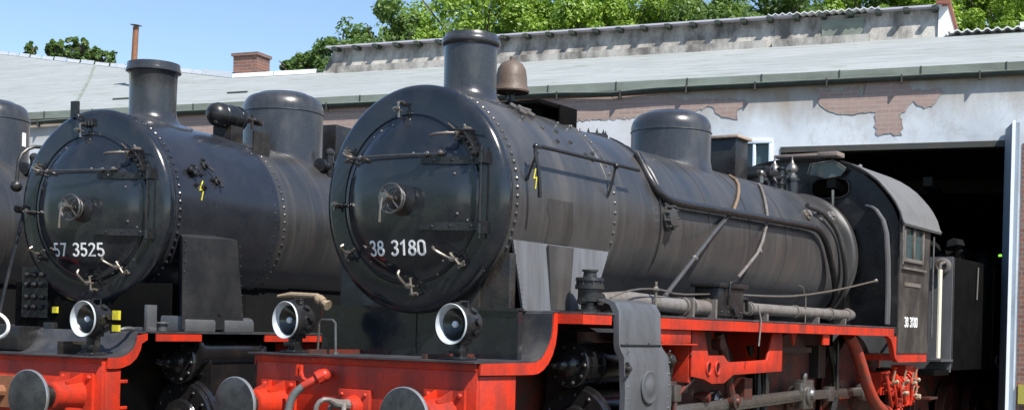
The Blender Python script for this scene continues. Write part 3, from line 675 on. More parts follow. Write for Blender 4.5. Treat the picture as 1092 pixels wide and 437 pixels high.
    k.tube([(-.76,.40,1.24),(-.78,.46,1.27),(-.78,.50,1.36)], .016, 8); k.box((-.80,.475,1.29),(-.765,.49,1.38)); k.box((-.80,.51,1.29),(-.765,.525,1.38)); k.build('brake_cock', M['red'], root)
    k = MB(); k.tube([(-.80,.44,1.21),(-.85,.50,1.14),(-.87,.54,1.0),(-.87,.52,.8),(-.84,.42,.72)], .032, 12, 2); k.build('brake_hose', M['hose'], root)
    k = MB(); k.tube([(-.40,.66,1.47),(-.40,.65,1.72),(-.40,.62,1.745),(-.40,.50,1.745),(-.40,.47,1.72),(-.40,.46,1.47)], .011, 8)
    for y in (.66,.46): k.lathe((-.40,y,1.465),(0,0,1),[(0,.03),(.015,.03)],10)
    k.build('hoop_handle', M['steel'], root)
    lamp(root, -.60, .85, 1.735, 1.466, yaw=-.10); lamp(root, -.60, -.87, 1.735, 1.466, yaw=-.10)
    k = MB(); k.tube([(-.27,1.26,1.94),(-.25,1.12,1.955),(-.25,.82,1.945),(-.25,.74,1.90)], [.014,.026,.026,.034], 10); k.lathe((-.25,.80,1.92),(0,-1,-.5),[(-.03,.03),(0,.045),(.03,.045),(.035,.03),(.10,.03),(.105,.045),(.12,.045)],10); k.tube([(-.25,1.0,1.95),(-.25,1.0,1.88)],.012,6); k.build('air_cock', M['tan'], root)
    # cylinders
    for sg in (-1, 1):
        Y = sg*1.02
        c = MB(); c.lathe((.98,Y,.90), (1,0,0), [(0,.30),(.02,.36),(.06,.36),(.07,.33),(.80,.33),(.84,.36),(.90,.36)], 40)
        c.lathe((.95,Y,1.42), (1,0,0), [(0,.19),(.9,.19)], 30); c.box((1.0,min(Y,Y-sg*.3),.9),(1.86,max(Y,Y-sg*.3),1.7))
        cy = c.build('cylinder', M['grease'], root, ang=30)
        valve_cover(cy, .88, Y, 1.42, .20, .30, 10)
        valve_cover(cy, .99, Y, .88, .36, .05, 12, 'cylinder_cover', snout=True)
        # cladding: section bulges outward; profile in y-z swept along x with shaped front edge
        sec = [(1.18,1.985),(1.30,1.985),(1.39,1.955),(1.435,1.88),(1.44,1.62),(1.445,1.58),(1.475,1.50),(1.485,1.2),(1.475,.85),(1.43,.62),(1.33,.50)]
        xa = [1.02,1.0,.98,.975,.98,.985,1.01,1.03,1.03,1.04,1.05]; xb = [1.66,1.69,1.71,1.72,1.74,1.75,1.82,1.88,1.88,1.88,1.87]
        vs = []; fs = []; n = len(sec); NX = 10
        for j in range(NX+1):
            t = j/NX
            for i, (y, z) in enumerate(sec):
                bow = .0
                vs.append((xa[i]+(xb[i]-xa[i])*t, sg*(y+bow), z))
        for j in range(NX):
            for i in range(n-1): a = j*n+i; fs.append((a, a+1, a+n+1, a+n))
        # thickness
        o = len(vs)
        for j in (0, NX):
            for i, (y, z) in enumerate(sec): vs.append((xa[i]+(xb[i]-xa[i])*(j/NX), sg*(y-.05), z-.02))
        for i in range(n-1): fs += [(i, i+1, o+i+1, o+i), (NX*n+i, NX*n+i+1, o+n+i+1, o+n+i)]
        k = MB(); k.add(vs, fs); cl = k.build('cylinder_cladding', M['cover'], root, ang=40)
        k = MB(); k.lathe((1.44,sg*1.478,1.24), (0,sg,0), [(0,.145),(.022,.145),(.028,.135),(.024,.12),(.024,.075),(.034,.06),(.034,.001)], 30)
        k.build('inspection_plate', M['cover'], cl)
        for i in range(9): z = .75+i*.1; MB().bolt((1.08,sg*1.484,z),(0,sg,0),.012).build('screw', M['steel'], cl); MB().bolt((1.83,sg*1.484,z),(0,sg,0),.012).build('screw', M['steel'], cl)
        k = MB(); k.tube([(1.0,sg*1.45,1.60),(1.72,sg*1.45,1.60)], .008, 6)
        for x in (1.12,1.5): k.bolt((x,sg*1.44,1.612),(0,sg,0),.014)
        k.tube([(1.04,sg*1.49,1.46),(1.06,sg*1.52,1.40),(1.02,sg*1.50,1.34)], .014, 6); k.ball((1.05,sg*1.50,1.40),.03,8); k.tube([(1.84,sg*1.46,1.52),(1.90,sg*1.46,1.44),(1.90,sg*1.44,1.30)], .03, 8); k.ball((1.88,sg*1.46,1.47),.06,8); k.build('clasp', M['dark'], cl)
        k = MB(); k.lathe((1.02,sg*1.12,0), (0,0,1), [(1.866,.12),(1.89,.12),(1.895,.07),(1.95,.07),(1.96,.10),(2.06,.10),(2.065,.125),(2.10,.125),(2.105,.11),(2.13,.11),(2.135,.125),(2.16,.12),(2.165,.06),(2.21,.055),(2.215,.07),(2.23,.07)], 28)
        for i in range(8): k.bolt((1.02+.11*cos(i*pi/4),sg*1.12+.11*sin(i*pi/4),2.10),(0,0,1),.012,.07)
        k.tube([(.86,sg*1.12,1.96),(1.0,sg*1.12,1.96)], .03, 8); k.build('snifting_valve', M['black'], root, ang=30)
    # running board pipework, visible side
    k = MB(); k.tube([(1.25,-1.10,1.99),(1.6,-1.15,2.0),(2.55,-1.22,1.965)], [.055,.072,.072], 14, 0); k.lathe((2.6,-1.22,1.965),(1,0,0),[(-.05,.09),(-.02,.09),(-.019,.06),(.12,.06),(.121,.09),(.16,.09),(.161,.075),(.48,.075),(.481,.095),(.52,.095)], 20)
    for x in (2.60,3.1): k.box((x-.02,-1.33,1.866),(x+.02,-1.12,2.05))
    k.build('exhaust_pipe', M['pipe'], root, label='pale lagged pipe lying on the running board')
    k = MB(); k.tube([(4.0,-1.25,1.985),(5.5,-1.25,1.985),(7.05,-1.25,1.985),(7.25,-1.22,1.99),(7.40,-1.12,2.02)], .062, 14, 0)
    for x in (4.05,5.3,6.4,7.0): k.lathe((x,-1.25,1.985),(1,0,0),[(-.02,.075),(.02,.075)],16)
    for x in (4.4,5.9,6.8): k.box((x-.02,-1.32,1.866),(x+.02,-1.18,1.94))
    k.build('feed_pipe', M['pipe'], root, label='long grey feed pipe along the running board')
    k = MB(); k.box((3.12,-1.34,1.89),(3.72,-1.08,2.17)); k.box((3.08,-1.37,2.17),(3.78,-1.05,2.215)); k.cyl((3.85,-1.22,1.87),(3.85,-1.22,2.08),.05,seg=12)
    k.tube([(3.75,-1.30,2.08),(3.88,-1.30,2.08),(3.90,-1.30,1.95)],.02,8); k.cyl((3.45,-1.36,1.95),(3.45,-1.39,1.95),.05,seg=12); k.tube([(3.3,-1.36,2.0),(3.3,-1.38,2.22),(3.42,-1.38,2.24)],.014,8)
    for x in (3.2,3.35,3.5,3.65): k.bolt((x,-1.34,1.93),(0,-1,0),.016); k.cyl((x,-1.30,1.87),(x,-1.30,1.9),.015,seg=6)
    k.box((3.2,-1.3,1.866),(3.64,-1.1,1.9)); k.build('lubricator', M['black'], root, bevel=.01)
    k = MB(); k.tube([(1.15,-1.25,1.995),(1.35,-1.28,2.06),(1.7,-1.28,2.10),(2.1,-1.28,2.10),(2.4,-1.25,2.07),(3.1,-1.25,2.10)], .008, 8, 1); k.cyl((1.92,-1.28,1.87),(1.92,-1.28,2.17),.014,seg=8); k.ball((1.92,-1.28,2.10),.03,8)
    k.tube([(3.78,-1.2,2.12),(4.6,-1.28,2.13),(5.3,-1.30,2.16),(6.5,-1.30,2.27),(7.95,-1.30,2.45)], .011, 8, 1); k.ball((7.95,-1.30,2.45),.028,8)
    k.tube([(5.52,-1.30,1.87),(5.52,-1.30,2.15),(5.42,-1.30,2.26),(5.30,-1.30,2.28)], .009, 8)
    k.build('control_rod', M['handle'], root, label='thin pale reach rod')
    k = MB()
    for x, z in ((4.3,1.74),(3.92,1.68)): pass
    k.tube([(4.02,-1.37,2.02),(4.0,-1.415,1.86),(3.93,-1.425,1.60)], .009, 8, 0); k.build('drain_pipe', M['pipe'], root)
    # frames and motion brackets
    k = MB(); k.box((-.58,-.62,.72),(10.3,-.58,1.50)); k.box((-.58,.58,.72),(10.3,.62,1.50)); k.box((4.2,-.62,1.50),(8.3,-.58,1.80)); k.box((.0,-.60,.75),(.05,.60,1.4)); k.box((8.2,-.6,.75),(8.3,.6,1.8)); k.box((3.0,-.6,.8),(3.06,.6,1.7))
    k.build('main_frame', M['redd'], root)
    k = MB(); Y0 = -1.22; S = 1.0
    br = [(2.75,1.745),(2.75,1.30),(3.02,1.27),(3.22,1.22),(3.50,1.22),(3.72,1.30),(5.0,1.32),(5.0,1.745),(4.72,1.745),(4.58,1.45),(3.60,1.43),(3.48,1.50),(3.12,1.50),(3.02,1.745)]
    k.xz(br, Y0-.03, Y0); k.box((2.74,Y0,1.24),(2.80,-.62,1.745)); k.box((4.92,Y0,1.32),(4.98,-.62,1.745))
    k.xz([(1.86,1.745),(2.5,1.745),(2.5,1.62),(1.95,1.60),(1.86,1.66)], -1.36,-1.34); k.box((1.9,-1.36,1.60),(2.65,-1.16,1.615))
    mb_ = k.build('motion_bracket', M['red'], root, bevel=.008)
    k = MB()
    for x in (3.12,3.32):
        k.tube([(x+.050*cos(R_(a)), Y0-.035, 1.375+.065*sin(R_(a))) for a in range(0,361,24)], .014, 8)
    k.build('lightening_ring', M['red'], mb_)
    for x in (3.12,3.32): MB().lathe((x,Y0-.031,1.375),(0,-1,0),[(0,.045),(.003,.045),(.0035,.001)],16).build('hole_shade_disc', M['soot_and_shade'], mb_)  # black discs paint in the dark of the holes, the plate stays solid
    k = MB(); k.box((2.72,-.95,.98),(2.80,-.62,1.74)); k.tube([(2.0,-1.0,1.72),(2.05,-1.0,1.3)],.022,8); k.tube([(2.9,-1.2,1.28),(2.6,-1.15,1.1),(2.6,-1.15,.5)],.022,8); k.box((2.05,-1.05,1.42),(2.7,-1.0,1.5)); k.tube([(3.05,-1.24,1.72),(2.95,-1.24,1.60),(2.74,-1.24,1.50)],.012,6)
    k.build('bracket_stay', M['redd'], root)
    # slide bars, crosshead, rods
    for sg in (-1, 1):
        Y = sg*1.02; a, b = sorted((Y-.05, Y+.05))
        k = MB(); k.box((1.86,a,1.13),(3.05,b,1.21)); k.box((1.86,a,.72),(3.05,b,.78)); k.build('slide_bar', M['steel'], root, bevel=.006)
        k = MB(); k.box((2.50,min(Y-.08,Y+.08),.74),(2.78,max(Y-.08,Y+.08),1.26)); k.cyl((1.88,Y,.95),(2.6,Y,.95),.04); k.box((2.55,min(Y,Y+sg*.16),1.06),(2.70,max(Y,Y+sg*.16),1.22)); k.build('crosshead', M['steel'], root, bevel=.012)
        Yc = sg*1.08; k = MB(); rod(k, (2.64,.95), (5.95,1.02), .13, Yc-.035, Yc+.035); rod(k, (2.64,.95), (5.95,1.02), .07, Yc-.045, Yc+.045)
        xb = 6.12; k.box((xb-.15,min(Yc-.06,Yc+.06),.86),(xb+.15,max(Yc-.06,Yc+.06),1.20)); k.lathe((xb,Yc,1.03),(0,sg,0),[(-.08,.12),(.09,.12),(.10,.07),(.13,.06),(.14,.01)],22); k.cyl((xb-.02,Yc,1.20),(xb-.02,Yc,1.28),.04,seg=10); k.box((xb-.22,min(Yc-.05,Yc+.05),.96),(xb-.15,max(Yc-.05,Yc+.05),1.17))
        k.build('connecting_rod', M['steel'], root, bevel=.012)
        Yr = sg*.97; k = MB(); rod(k, (3.9,1.0), (8.5,1.0), .11, Yr-.03, Yr+.03)
        for x in (3.9,6.12,8.5): k.lathe((x,Yr,1.0),(0,sg,0),[(-.05,.13),(.05,.13),(.06,.08),(.09,.07),(.095,.01)],20)
        for x in (7.25,): k.box((x-.1,min(Yr-.045,Yr+.045),.91),(x+.1,max(Yr-.045,Yr+.045),1.09))
        k.build('coupling_rod', M['steel'], root, bevel=.008)
        k = MB(); k.tube([(3.55,sg*1.15,1.72),(3.75,sg*1.13,1.50),(3.9,sg*1.12,1.20),(4.0,sg*1.12,1.0),(3.95,sg*1.12,.82)], .05, 10, 1); k.lathe((3.98,sg*1.12,1.02),(0,sg,0),[(-.06,.08),(.06,.08),(.07,.04),(.09,.03)],16); k.lathe((3.60,sg*1.13,1.62),(0,sg,0),[(-.05,.07),(.05,.07),(.06,.03)],14); k.tube([(2.1,sg*1.1,1.42),(3.7,sg*1.1,1.48)], .025, 8)
        k.lathe((3.35,sg*1.1,1.08),(.3,sg,0),[(-.1,.04),(0,.055),(.06,.055),(.07,.02)],12); k.box((4.3,min(sg*1.0,sg*1.12),1.0),(4.5,max(sg*1.0,sg*1.12),1.25)); k.build('valve_gear', M['redd'], root)
        for x in (4.0,6.29,8.58): wheel(root, x, sg*.76, .875)
        for x in (.25,2.45): wheel(root, x, sg*.76, .5, 'bogie_wheel', 10, False)
    for x in (4.0,6.29,8.58): MB().cyl((x,-.76,.875),(x,.76,.875),.09).build('axle', M['dark'], root)
    for x in (.25,2.45): MB().cyl((x,-.76,.5),(x,.76,.5),.08).build('axle', M['dark'], root)
    k = MB()
    for x in (4.93,5.15,7.43): k.tube([(x,-.9,1.6),(x+.12,-.95,1.2),(x+.05,-.95,.8),(x-.08,-.9,.5)], .05, 8, 1); k.tube([(x,-1.0,1.68),(x,-1.0,1.05)], .02, 6)
    k.box((5.0,-1.05,1.52),(6.4,-1.0,1.58)); k.box((5.4,-.95,1.30),(5.7,-.7,1.6)); k.box((6.9,-.95,1.2),(7.15,-.7,1.6)); k.build('brake_rigging', M['dark'], root)
    k = MB()
    for sg in (-1,1):
        for X in (3.5,5.6): MB().xz([(X,1.742),(X+.16,1.742),(X+.08,1.60)], sg*1.1-.01, sg*1.1+.01).build('board_gusset', M['red'], root)
        MB().box((5.95,min(sg*1.36,sg*1.34),1.62),(6.15,max(sg*1.36,sg*1.34),1.74)).build('board_gusset', M['red'], root)
    # springs box / red machinery below the cab
    k = MB(); k.tube([(7.42,-1.15,1.74),(7.60,-1.16,1.62),(7.78,-1.18,1.40),(8.05,-1.20,1.05),(8.45,-1.2,.80),(8.9,-1.2,.72)], .075, 14, 1); k.build('overflow_pipe', M['redm'], root, label='thick red suction pipe curving down under the cab')
    k = MB(); random.seed(3)
    for i in range(22):
        x = 8.55 + random.random()*1.3; z = .72 + random.random()*.5; y = -1.18 - random.random()*.18
        d = Vector((random.gauss(0,1),random.gauss(0,.4),random.gauss(0,1))).normalized(); L = .07+.08*random.random(); rr = .022+.02*random.random()
        k.cyl(Vector((x,y,z))-d*L, Vector((x,y,z))+d*L, rr, seg=10)
        for t in (-1,.2,.9): k.lathe(Vector((x,y,z))+d*L*t, d, [(0,rr*1.7),(.018,rr*1.7)], 6)
    for i in range(5): k.tube([(8.5+i*.25,-1.3,1.2),(8.55+i*.25,-1.33,.95),(8.75+i*.2,-1.3,.8)], .02, 8, 1)
    k.box((8.7,-1.15,.95),(9.6,-.8,1.25)); k.box((9.3,-1.3,.8),(9.7,-1.1,1.35)); k.build('injector', M['red'], root, bevel=.0)
    for i in range(9):
        k = MB(); x = 8.7 + random.random()*1.1; z = .8+.3*random.random(); k.tube([(x,-1.3,z),(x+.02,-1.34,z+.2)], .013, 6); k.lathe((x,-1.36,z+.05),(.3,-1,.4),[(-.03,.022),(0,.034),(.02,.034),(.04,.015)],6); k.build('injector_valve', M['tan'], root)
    # ---------------- cab
    cab = MB(); Yw = 1.42; X0, X1 = 8.53, 9.90; ze = 3.30
    arcp = []
    CP = [(0,4.13),(.20,4.125),(.40,4.10),(.55,4.07),(.69,4.02),(.83,3.95),(.95,3.87),(1.06,3.78),(1.15,3.68),(1.23,3.585),(1.30,3.48),(1.36,3.36),(1.395,3.24)]
    arcp = [(-y,z) for y, z in CP[::-1]] + CP[1:]
    def ring(x): return [(x,-1.40,1.87)] + [(x,y,z) for y, z in arcp] + [(x,1.40,1.87)]
    # front sheet with an oval spectacle on each side: built as a grid of strips left out of a polygon with holes
    bmf = bmesh.new(); outer_v = [bmf.verts.new((X0,y,z)) for _, y, z in ring(X0)]
    def oval(yc, zc, ry, rz, n=20): return [(yc + ry*(abs(cos(2*pi*i/n))**.7)*(1 if cos(2*pi*i/n) >= 0 else -1), zc + rz*(abs(sin(2*pi*i/n))**.7)*(1 if sin(2*pi*i/n) >= 0 else -1)) for i in range(n)]
    loops = [outer_v]
    for yc in (-.45,.45): loops.append([bmf.verts.new((X0,y,z)) for y, z in oval(yc, 3.735, .27, .14)])
    es = []
    for L in loops: es += [bmf.edges.new((L[i], L[(i+1) % len(L)])) for i in range(len(L))]
    bmesh.ops.triangle_fill(bmf, edges=es, use_beauty=True)
    r_ = bmesh.ops.solidify(bmf, geom=list(bmf.faces), thickness=.012)
    me = bpy.data.meshes.new('cab_front'); bmf.to_mesh(me); bmf.free(); me.materials.append(M['black']); cf = bpy.data.objects.new('cab_front', me); COL.objects.link(cf); cf.parent = root
    for yc in (-.45,.45):
        k = MB(); o = oval(yc, 3.735, .27, .14, 24); k.tube([(X0-.015,y,z) for y, z in o + [o[0]]], .014, 6); k.build('spectacle_rim', M['black'], cf)
    k = MB(); k.yz([(-.16,3.93),(-.20,4.05),(-.52,4.09),(-.69,3.97),(-.62,3.885),(-.40,3.86)], X0-.10, X0-.085); k.build('spectacle_glass', glass('tinted_spectacle_glass', (.09,.11,.10), .15), cf)
    k = MB(); k.tube([(X0-.12,-.16,3.93),(X0-.12,-.20,4.06),(X0-.12,-.52,4.10),(X0-.12,-.70,3.98)], .012, 6); k.build('glass_frame', M['steel'], cf)
    k = MB(); k.box((X0-.30,-.64,4.135),(X0-.02,-.36,4.195)); k.box((X0-.30,-.36,4.145),(X0-.16,.26,4.185)); k.build('roof_step_board', M['boardgrey'], cf, bevel=.005)
    k = MB(); k.tube([(X0-.10,-.52,3.36),(X0-.10,-.52,3.70)], .02, 8); k.build('grab_post', M['steel'], cf)
    k = MB(); k.ribbon([(-1.0,3.475),(-1.06,3.46),(-1.12,3.42),(-1.22,3.28),(-1.27,3.1),(-1.30,2.7),(-1.31,2.3),(-1.31,1.9)], .02, lambda a, b, d: (X0-.02-.16*d, a, b)); k.build('side_door_arch', M['sheet'], cf)
    # side sheets with window opening frames
    for sg in (-1, 1):
        s = MB(); y0, y1 = sorted((sg*1.42, sg*1.405))
        # panels around two panes
        wx0, wx1, wz0, wz1 = 8.66, 9.50, 2.78, 3.30
        s.box((X0,y0,1.52),(X1,y1,wz0-.04)); s.box((X0,y0,wz0-.04),(wx0,y1,3.36)); s.box((wx1,y0,wz0-.04),(X1,y1,3.36)); s.box((wx0,y0,wz1),(wx1,y1,3.36))
        # smooth side panel rivets
        for i in range(10): s.bolt((X0+.04, sg*1.42, 1.65+i*.12), (0,sg,0), .008)
        sd = s.build('cab_side', M['cabside'], root)
        k = MB(); y0, y1 = sorted((sg*1.405, sg*1.45)); t_ = .035
        k.box((wx0-.03,y0,wz0-.04),(wx0+t_,y1,wz1+.03)); k.box((wx1-t_,y0,wz0-.04),(wx1+.03,y1,wz1+.03)); k.box((wx0+t_,y0,wz1-.01),(wx1-t_,y1,wz1+.03)); k.box((wx0+t_,y0,wz0-.04),(wx1-t_,y1,wz0+.01)); k.box((9.06,y0,wz0+.01),(9.11,y1,wz1-.01))
        wn = k.build('window', M['pipe'], sd, bevel=.006)
        for xa_, xb_ in ((wx0+t_,9.06),(9.11,wx1-t_)):
            k = MB(); y0, y1 = sorted((sg*1.412, sg*1.418)); k.box((xa_,y0,wz0+.01),(xb_,y1,wz1-.01)); k.build('pane', M['pane'], wn)
        k = MB(); y0, y1 = sorted((sg*1.42, sg*1.46)); k.box((8.60,y0,2.64),(9.62,y1,2.665)); k.box((8.72,min(sg*1.42,sg*1.432),2.42),(9.46,max(sg*1.42,sg*1.432),2.47)); k.build('sill', M['pipe'], sd)
        MB().tube([(8.50,sg*1.47,2.70),(8.50,sg*1.47,3.20),(8.54,sg*1.44,3.24)], .013, 8).build('grab_rail', M['steel'], sd)
        k = MB(); k.tube([(9.86,sg*1.48,1.75),(9.86,sg*1.48,3.15)], .013, 8); k.build('grab_rail', M['steel'], sd)
        if sg == -1:
            k, w = digits('38 3180', .13, lambda a, b, d: (8.80 + a*1.12, -1.421-.004*d, 1.875 + b), sw=.16); k.build('cab_number', M['white'], sd, label='small white number 38 3180')
    # lower cab edge, red
    k = MB()
    for sg in (-1, 1):
        y0, y1 = sorted((sg*1.34, sg*1.405)); k.xz([(8.20,1.742),(8.53,1.742),(8.60,1.52),(9.9,1.52),(9.9,1.40),(8.62,1.40),(8.48,1.46),(8.40,1.60),(8.30,1.70),(8.20,1.73)], y0, y1)
    k.box((8.5,-1.34,1.42),(9.9,1.34,1.50)); k.build('cab_support', M['red'], root)
    k = MB(); k.box((9.92,-1.36,1.87),(10.0,-1.30,3.35)); k.box((X0+.02,-1.39,1.85),(9.9,1.39,1.90)); k.build('cab_floor', M['dark'], root)
    # backhead so that the cab is not hollow
    k = MB(); k.lathe((8.44,0,ZC),(1,0,0),[(0,.84),(.7,.84),(.72,.78),(.73,.001)],40); k.box((8.5,-.7,1.9),(9.1,.7,2.7)); k.build('backhead', M['soot_and_shade'], root)
    # roof: barrel vault
    rf = MB(); X2, X3 = 8.46, 10.18
    pts = [(y*1.035 + (-.03 if y < 0 else .03 if y > 0 else 0), z + .035) for y, z in arcp]; pts = [(-1.50,3.235)] + pts + [(1.50,3.235)]
    pin = [(y*.99, z-.03) for y, z in pts]; n = len(pts)
    xs = [X2, X2+.5, X3-.3, X3]; vs = []; fs = []
    for x in xs: vs += [(x,y,z) for y, z in pts]
    for x in xs: vs += [(x,y,z) for y, z in pin]
    m_ = len(xs)*n
    for j in range(len(xs)-1):
        for i in range(n-1):
            a = j*n+i; fs += [(a,a+1,a+n+1,a+n),(m_+a,m_+a+n,m_+a+n+1,m_+a+1)]
    for j in (0, len(xs)-1):
        for i in range(n-1): a = j*n+i; fs.append((a,a+1,m_+a+1,m_+a))
    for i in (0, n-1):
        for j in range(len(xs)-1): a = j*n+i; fs.append((a,a+n,m_+a+n,m_+a))
    rf.add(vs, fs); ro = rf.build('cab_roof', M['roofmetal'], root, ang=40)
    k = MB(); k.tube([(X2-.004,y*.995,z-.012) for y, z in pts], .013, 6); k.build('roof_edge', M['black'], ro)
    k = MB(); k.ball((9.2,-.62,4.10),.035,8); k.build('roof_vent', M['roofmetal'], ro)
    return root

# ================================================================== freight locomotive 57 3525
def loco57(number=True):
    root = empty('steam_locomotive')
    smokebox_front(root, 'blue_black', 'door', 'G')
    dr = [c for c in kids(root) if c.name.startswith('smokebox_door')][-1]
    dr = [c for c in kids(root) if c.name.split('.')[0] == 'smokebox_door'][0]
    num = door_digits(dr, '57 3525', .122, .035, 2.295, M['white'], 'white painted number 57 3525', 1.36)
    sb = MB(); sb.lathe((0,0,ZC), (1,0,0), [(.105,.926),(.11,.934),(1.70,.934),(1.72,.915)], 112)
    rivets(sb, .15, -70, 100, 38, .934, .021)
    for X in (1.62,): rivets(sb, X, -55, 90, 30, .932 if X < 1.7 else .914, .013)
    for (X, a) in ((.36,24),(.42,27),(.50,22),(.40,15),(.62,33),(.66,20)): sb.bolt(cp(X,a,.934), cn(a), .026, .04)
    sb.build('smokebox', M['blue_black'], root, ang=30)
    k = MB(); k.lathe((0,0,ZC), (1,0,0), [(1.715,.918),(2.30,.916),(2.31,.905),(9.0,.905),(9.02,.8)], 112); rivets(k, 1.80, -55, 90, 30, .917, .018); k.build('boiler', M['blackd'], root, ang=30)
    for X, a in ((.33,23),(.38,21),(.42,24)): k = MB(); k.tube([cp(X,a,.93),cp(X,a,.975)],.02,8); k.lathe(cp(X,a,.97), cn(a), [(-.02,.03),(.0,.036),(.02,.03),(.03,.012)], 8); k.build('smokebox_plug', M['black'], root)
    for P in ([cp(.32,22,.98),cp(.44,23,.98)], [cp(.58,30,.95),cp(.66,24,.99)], [cp(.74,22,.95),cp(.74,15,.98)], [cp(.28,-32,.95),cp(.36,-34,1.0),cp(.42,-37,.97)]):
        k = MB(); k.tube([P[0]+Vector((0,.02,0))]+P,.015,6); k.build('smokebox_lever', M['black'], root)
    for X, a in ((.60,28),(.72,19),(.50,14)): MB().lathe(cp(X,a,.935), cn(a), [(0,.034),(.02,.034),(.025,.02),(.05,.018)], 8).build('smokebox_plug', M['black'], root)
    k = MB(); k.box((-.06,.20,3.64),(-.02,.28,3.80)); k.box((-.07,-.02,3.56),(-.03,.12,3.62)); k.tube([(-.06,.22,3.70),(-.09,.15,3.62),(-.08,.10,3.60)],.012,6)
    for y in (.0,.04,.08,.12): k.cyl((-.07,y-.01,3.55),(-.07,y-.01,3.60),.01,seg=6)
    k.build('upper_lamp_iron', M['black'], root)
    def lf(a, b, d):
        ang = 12 + b/RS*57.3; return cp(.47 + a, ang, .937 + .004*d)
    MB().ribbon([(.04,.10),(-.03,.0),(.03,.015),(-.02,-.10)], .012, lf).build('warning_flash', M['yellow'], root, label='yellow lightning flash')
    chimney(root, .77, .235, .262, 4.30, rim='flat')
    dome(root, 2.95, .466, 4.40, mat='chimney')
    # generator
    k = MB(); k.lathe((1.30,-.30,3.88), (1,0,0), [(0,.001),(.01,.05),(.035,.09),(.07,.115),(.11,.128),(.15,.13),(.16,.118),(.17,.118),(.18,.125),(.30,.125),(.305,.132),(.33,.132),(.335,.125),(.42,.122),(.425,.135),(.46,.135),(.465,.09),(.50,.085)], 28)
    gn = k.build('turbo_generator', M['black'], root, ang=30)
    k = MB(); k.box((1.52,-.40,3.55),(1.72,-.16,3.78)); k.tube([(1.78,-.30,3.88),(1.95,-.36,3.90),(2.02,-.42,3.86)],.028,8); k.lathe((1.86,-.33,3.90),(1,-.2,.1),[(-.02,.05),(.02,.05),(.03,.03)],8); k.lathe((1.98,-.40,3.88),(.2,-1,0),[(-.05,.03),(0,.04),(.03,.04),(.04,.015)],8); k.cyl((1.92,-.36,3.80),(1.92,-.36,3.97),.018,seg=8); k.build('generator_cradle', M['dark'], gn)
    k = MB(); k.box((1.70,-.56,3.47),(1.98,-.545,3.74)); k.build('plate', M['dark'], gn)
    # check valve right of the dome, box behind
    k = MB(); k.tube([(2.85,-.62,3.50),(3.05,-.60,3.52),(3.3,-.58,3.52)], .045, 10); 
    for x in (2.88,3.08,3.25): k.lathe((x,-.60,3.52),(1,0,0),[(-.03,.08),(.03,.08)],12)
    k.cyl((3.05,-.6,3.35),(3.05,-.6,3.68),.05,seg=10); k.ball((3.05,-.6,3.68),.06,8); k.box((2.95,-.66,3.25),(3.3,-.5,3.45)); k.build('check_valve', M['black'], root)
    k = MB(); k.box((3.75,-.20,3.55),(4.1,.20,4.14)); k.build('sand_box', M['black'], root, bevel=.01)
    # steam pipe casing
    ap = MB(); ap.add([(-.10,-1.19,2.47),(.68,-1.19,2.50),(.66,-.80,2.56),(.30,-.80,2.54),(-.10,-1.21,1.63),(.80,-1.21,1.63),(.80,-.8,1.63),(.30,-.8,1.63)], [(0,1,5,4),(0,3,2,1),(1,2,6,5),(0,4,7,3)])
    for i in range(9):
        z = 1.68+i*.095; ap.bolt((-.075,-1.205,z),(0,-1,0),.008); ap.bolt((.70+.09*(1-i/9),-1.205,z),(0,-1,0),.008)
    ap.build('steam_pipe_casing', M['casing'], root)
    # dark skirt under the smokebox
    k = MB(); k.box((.05,-.60,1.40),(1.6,.60,2.1)); k.box((-.02,-1.0,1.42),(.04,1.0,2.05)); k.build('smokebox_saddle', M['engine_black'], root, bevel=.01)
    k = MB(); k.box((1.2,-.60,1.45),(8.9,.60,2.25)); k.box((.05,.62,1.45),(1.4,1.0,2.0)); k.build('gap_shade_block', M['soot_and_shade'], root)  # added dark blocks closing the bright gap under the boiler, no known part
    k = MB(); k.box((-1.06,-.14,.90),(-1.02,.14,1.18)); k.tube([(-1.06,0,1.04),(-1.22,.0,1.05),(-1.32,.04,1.10),(-1.36,.08,1.02)], [.06,.055,.05,.03], 10, 1)
    for y in (-.05,.07): k.tube([(-1.20,y,1.05),(-1.28,y-.02,.95),(-1.26,y,.7)],.022,8,1)
    k.build('drawhook', M['rust'], root)
    k = MB(); k.box((-.045,.41,1.75),(-.02,.47,1.81)); k.build('yellow_tag', M['yellow'], root)
    MB().box((-.86,-1.16,1.70),(-.83,-1.09,1.78)).build('yellow_tag', M['yellow'], root); MB().box((-.86,-1.16,1.60),(-.83,-1.09,1.655)).build('yellow_tag', M['yellow'], root)
    # platform: low front, ramp, running board
    Wf = 1.17; prof = [(-1.08,1.385),(-.90,1.387)] + [(-.86 + .22*sin(R_(a)), 1.387 + .215*(1-cos(R_(a)))) for a in (10,30,50,70,85)] + [(-.62,1.60),(-.5,1.602)]
    n = len(prof); th = [(x+.012 if 2 < i < n-2 else x, z-.014) for i, (x, z) in enumerate(prof)]
    k = MB(); vs = [(x,-Wf,z) for x, z in prof] + [(x,Wf,z) for x, z in prof] + [(x,-Wf,z) for x, z in th] + [(x,Wf,z) for x, z in th]; fs = []
    for i in range(n-1): fs += [(i,i+1,n+i+1,n+i),(2*n+i,3*n+i,3*n+i+1,2*n+i+1),(i,2*n+i,2*n+i+1,i+1),(n+i,n+i+1,3*n+i+1,3*n+i)]
    fs += [(0,n,3*n,2*n),(n-1,3*n-1,4*n-1,2*n-1)]; k.add(vs, fs); k.build('front_platform', M['tread'], root, ang=40)
    k = MB()
    inner = [(-.98,1.28),(-.88,1.28)] + [(-.84 + .27*sin(R_(a)), 1.285 + .23*(1-cos(R_(a)))) for a in (10,30,50,70,85)] + [(-.5,1.53)]
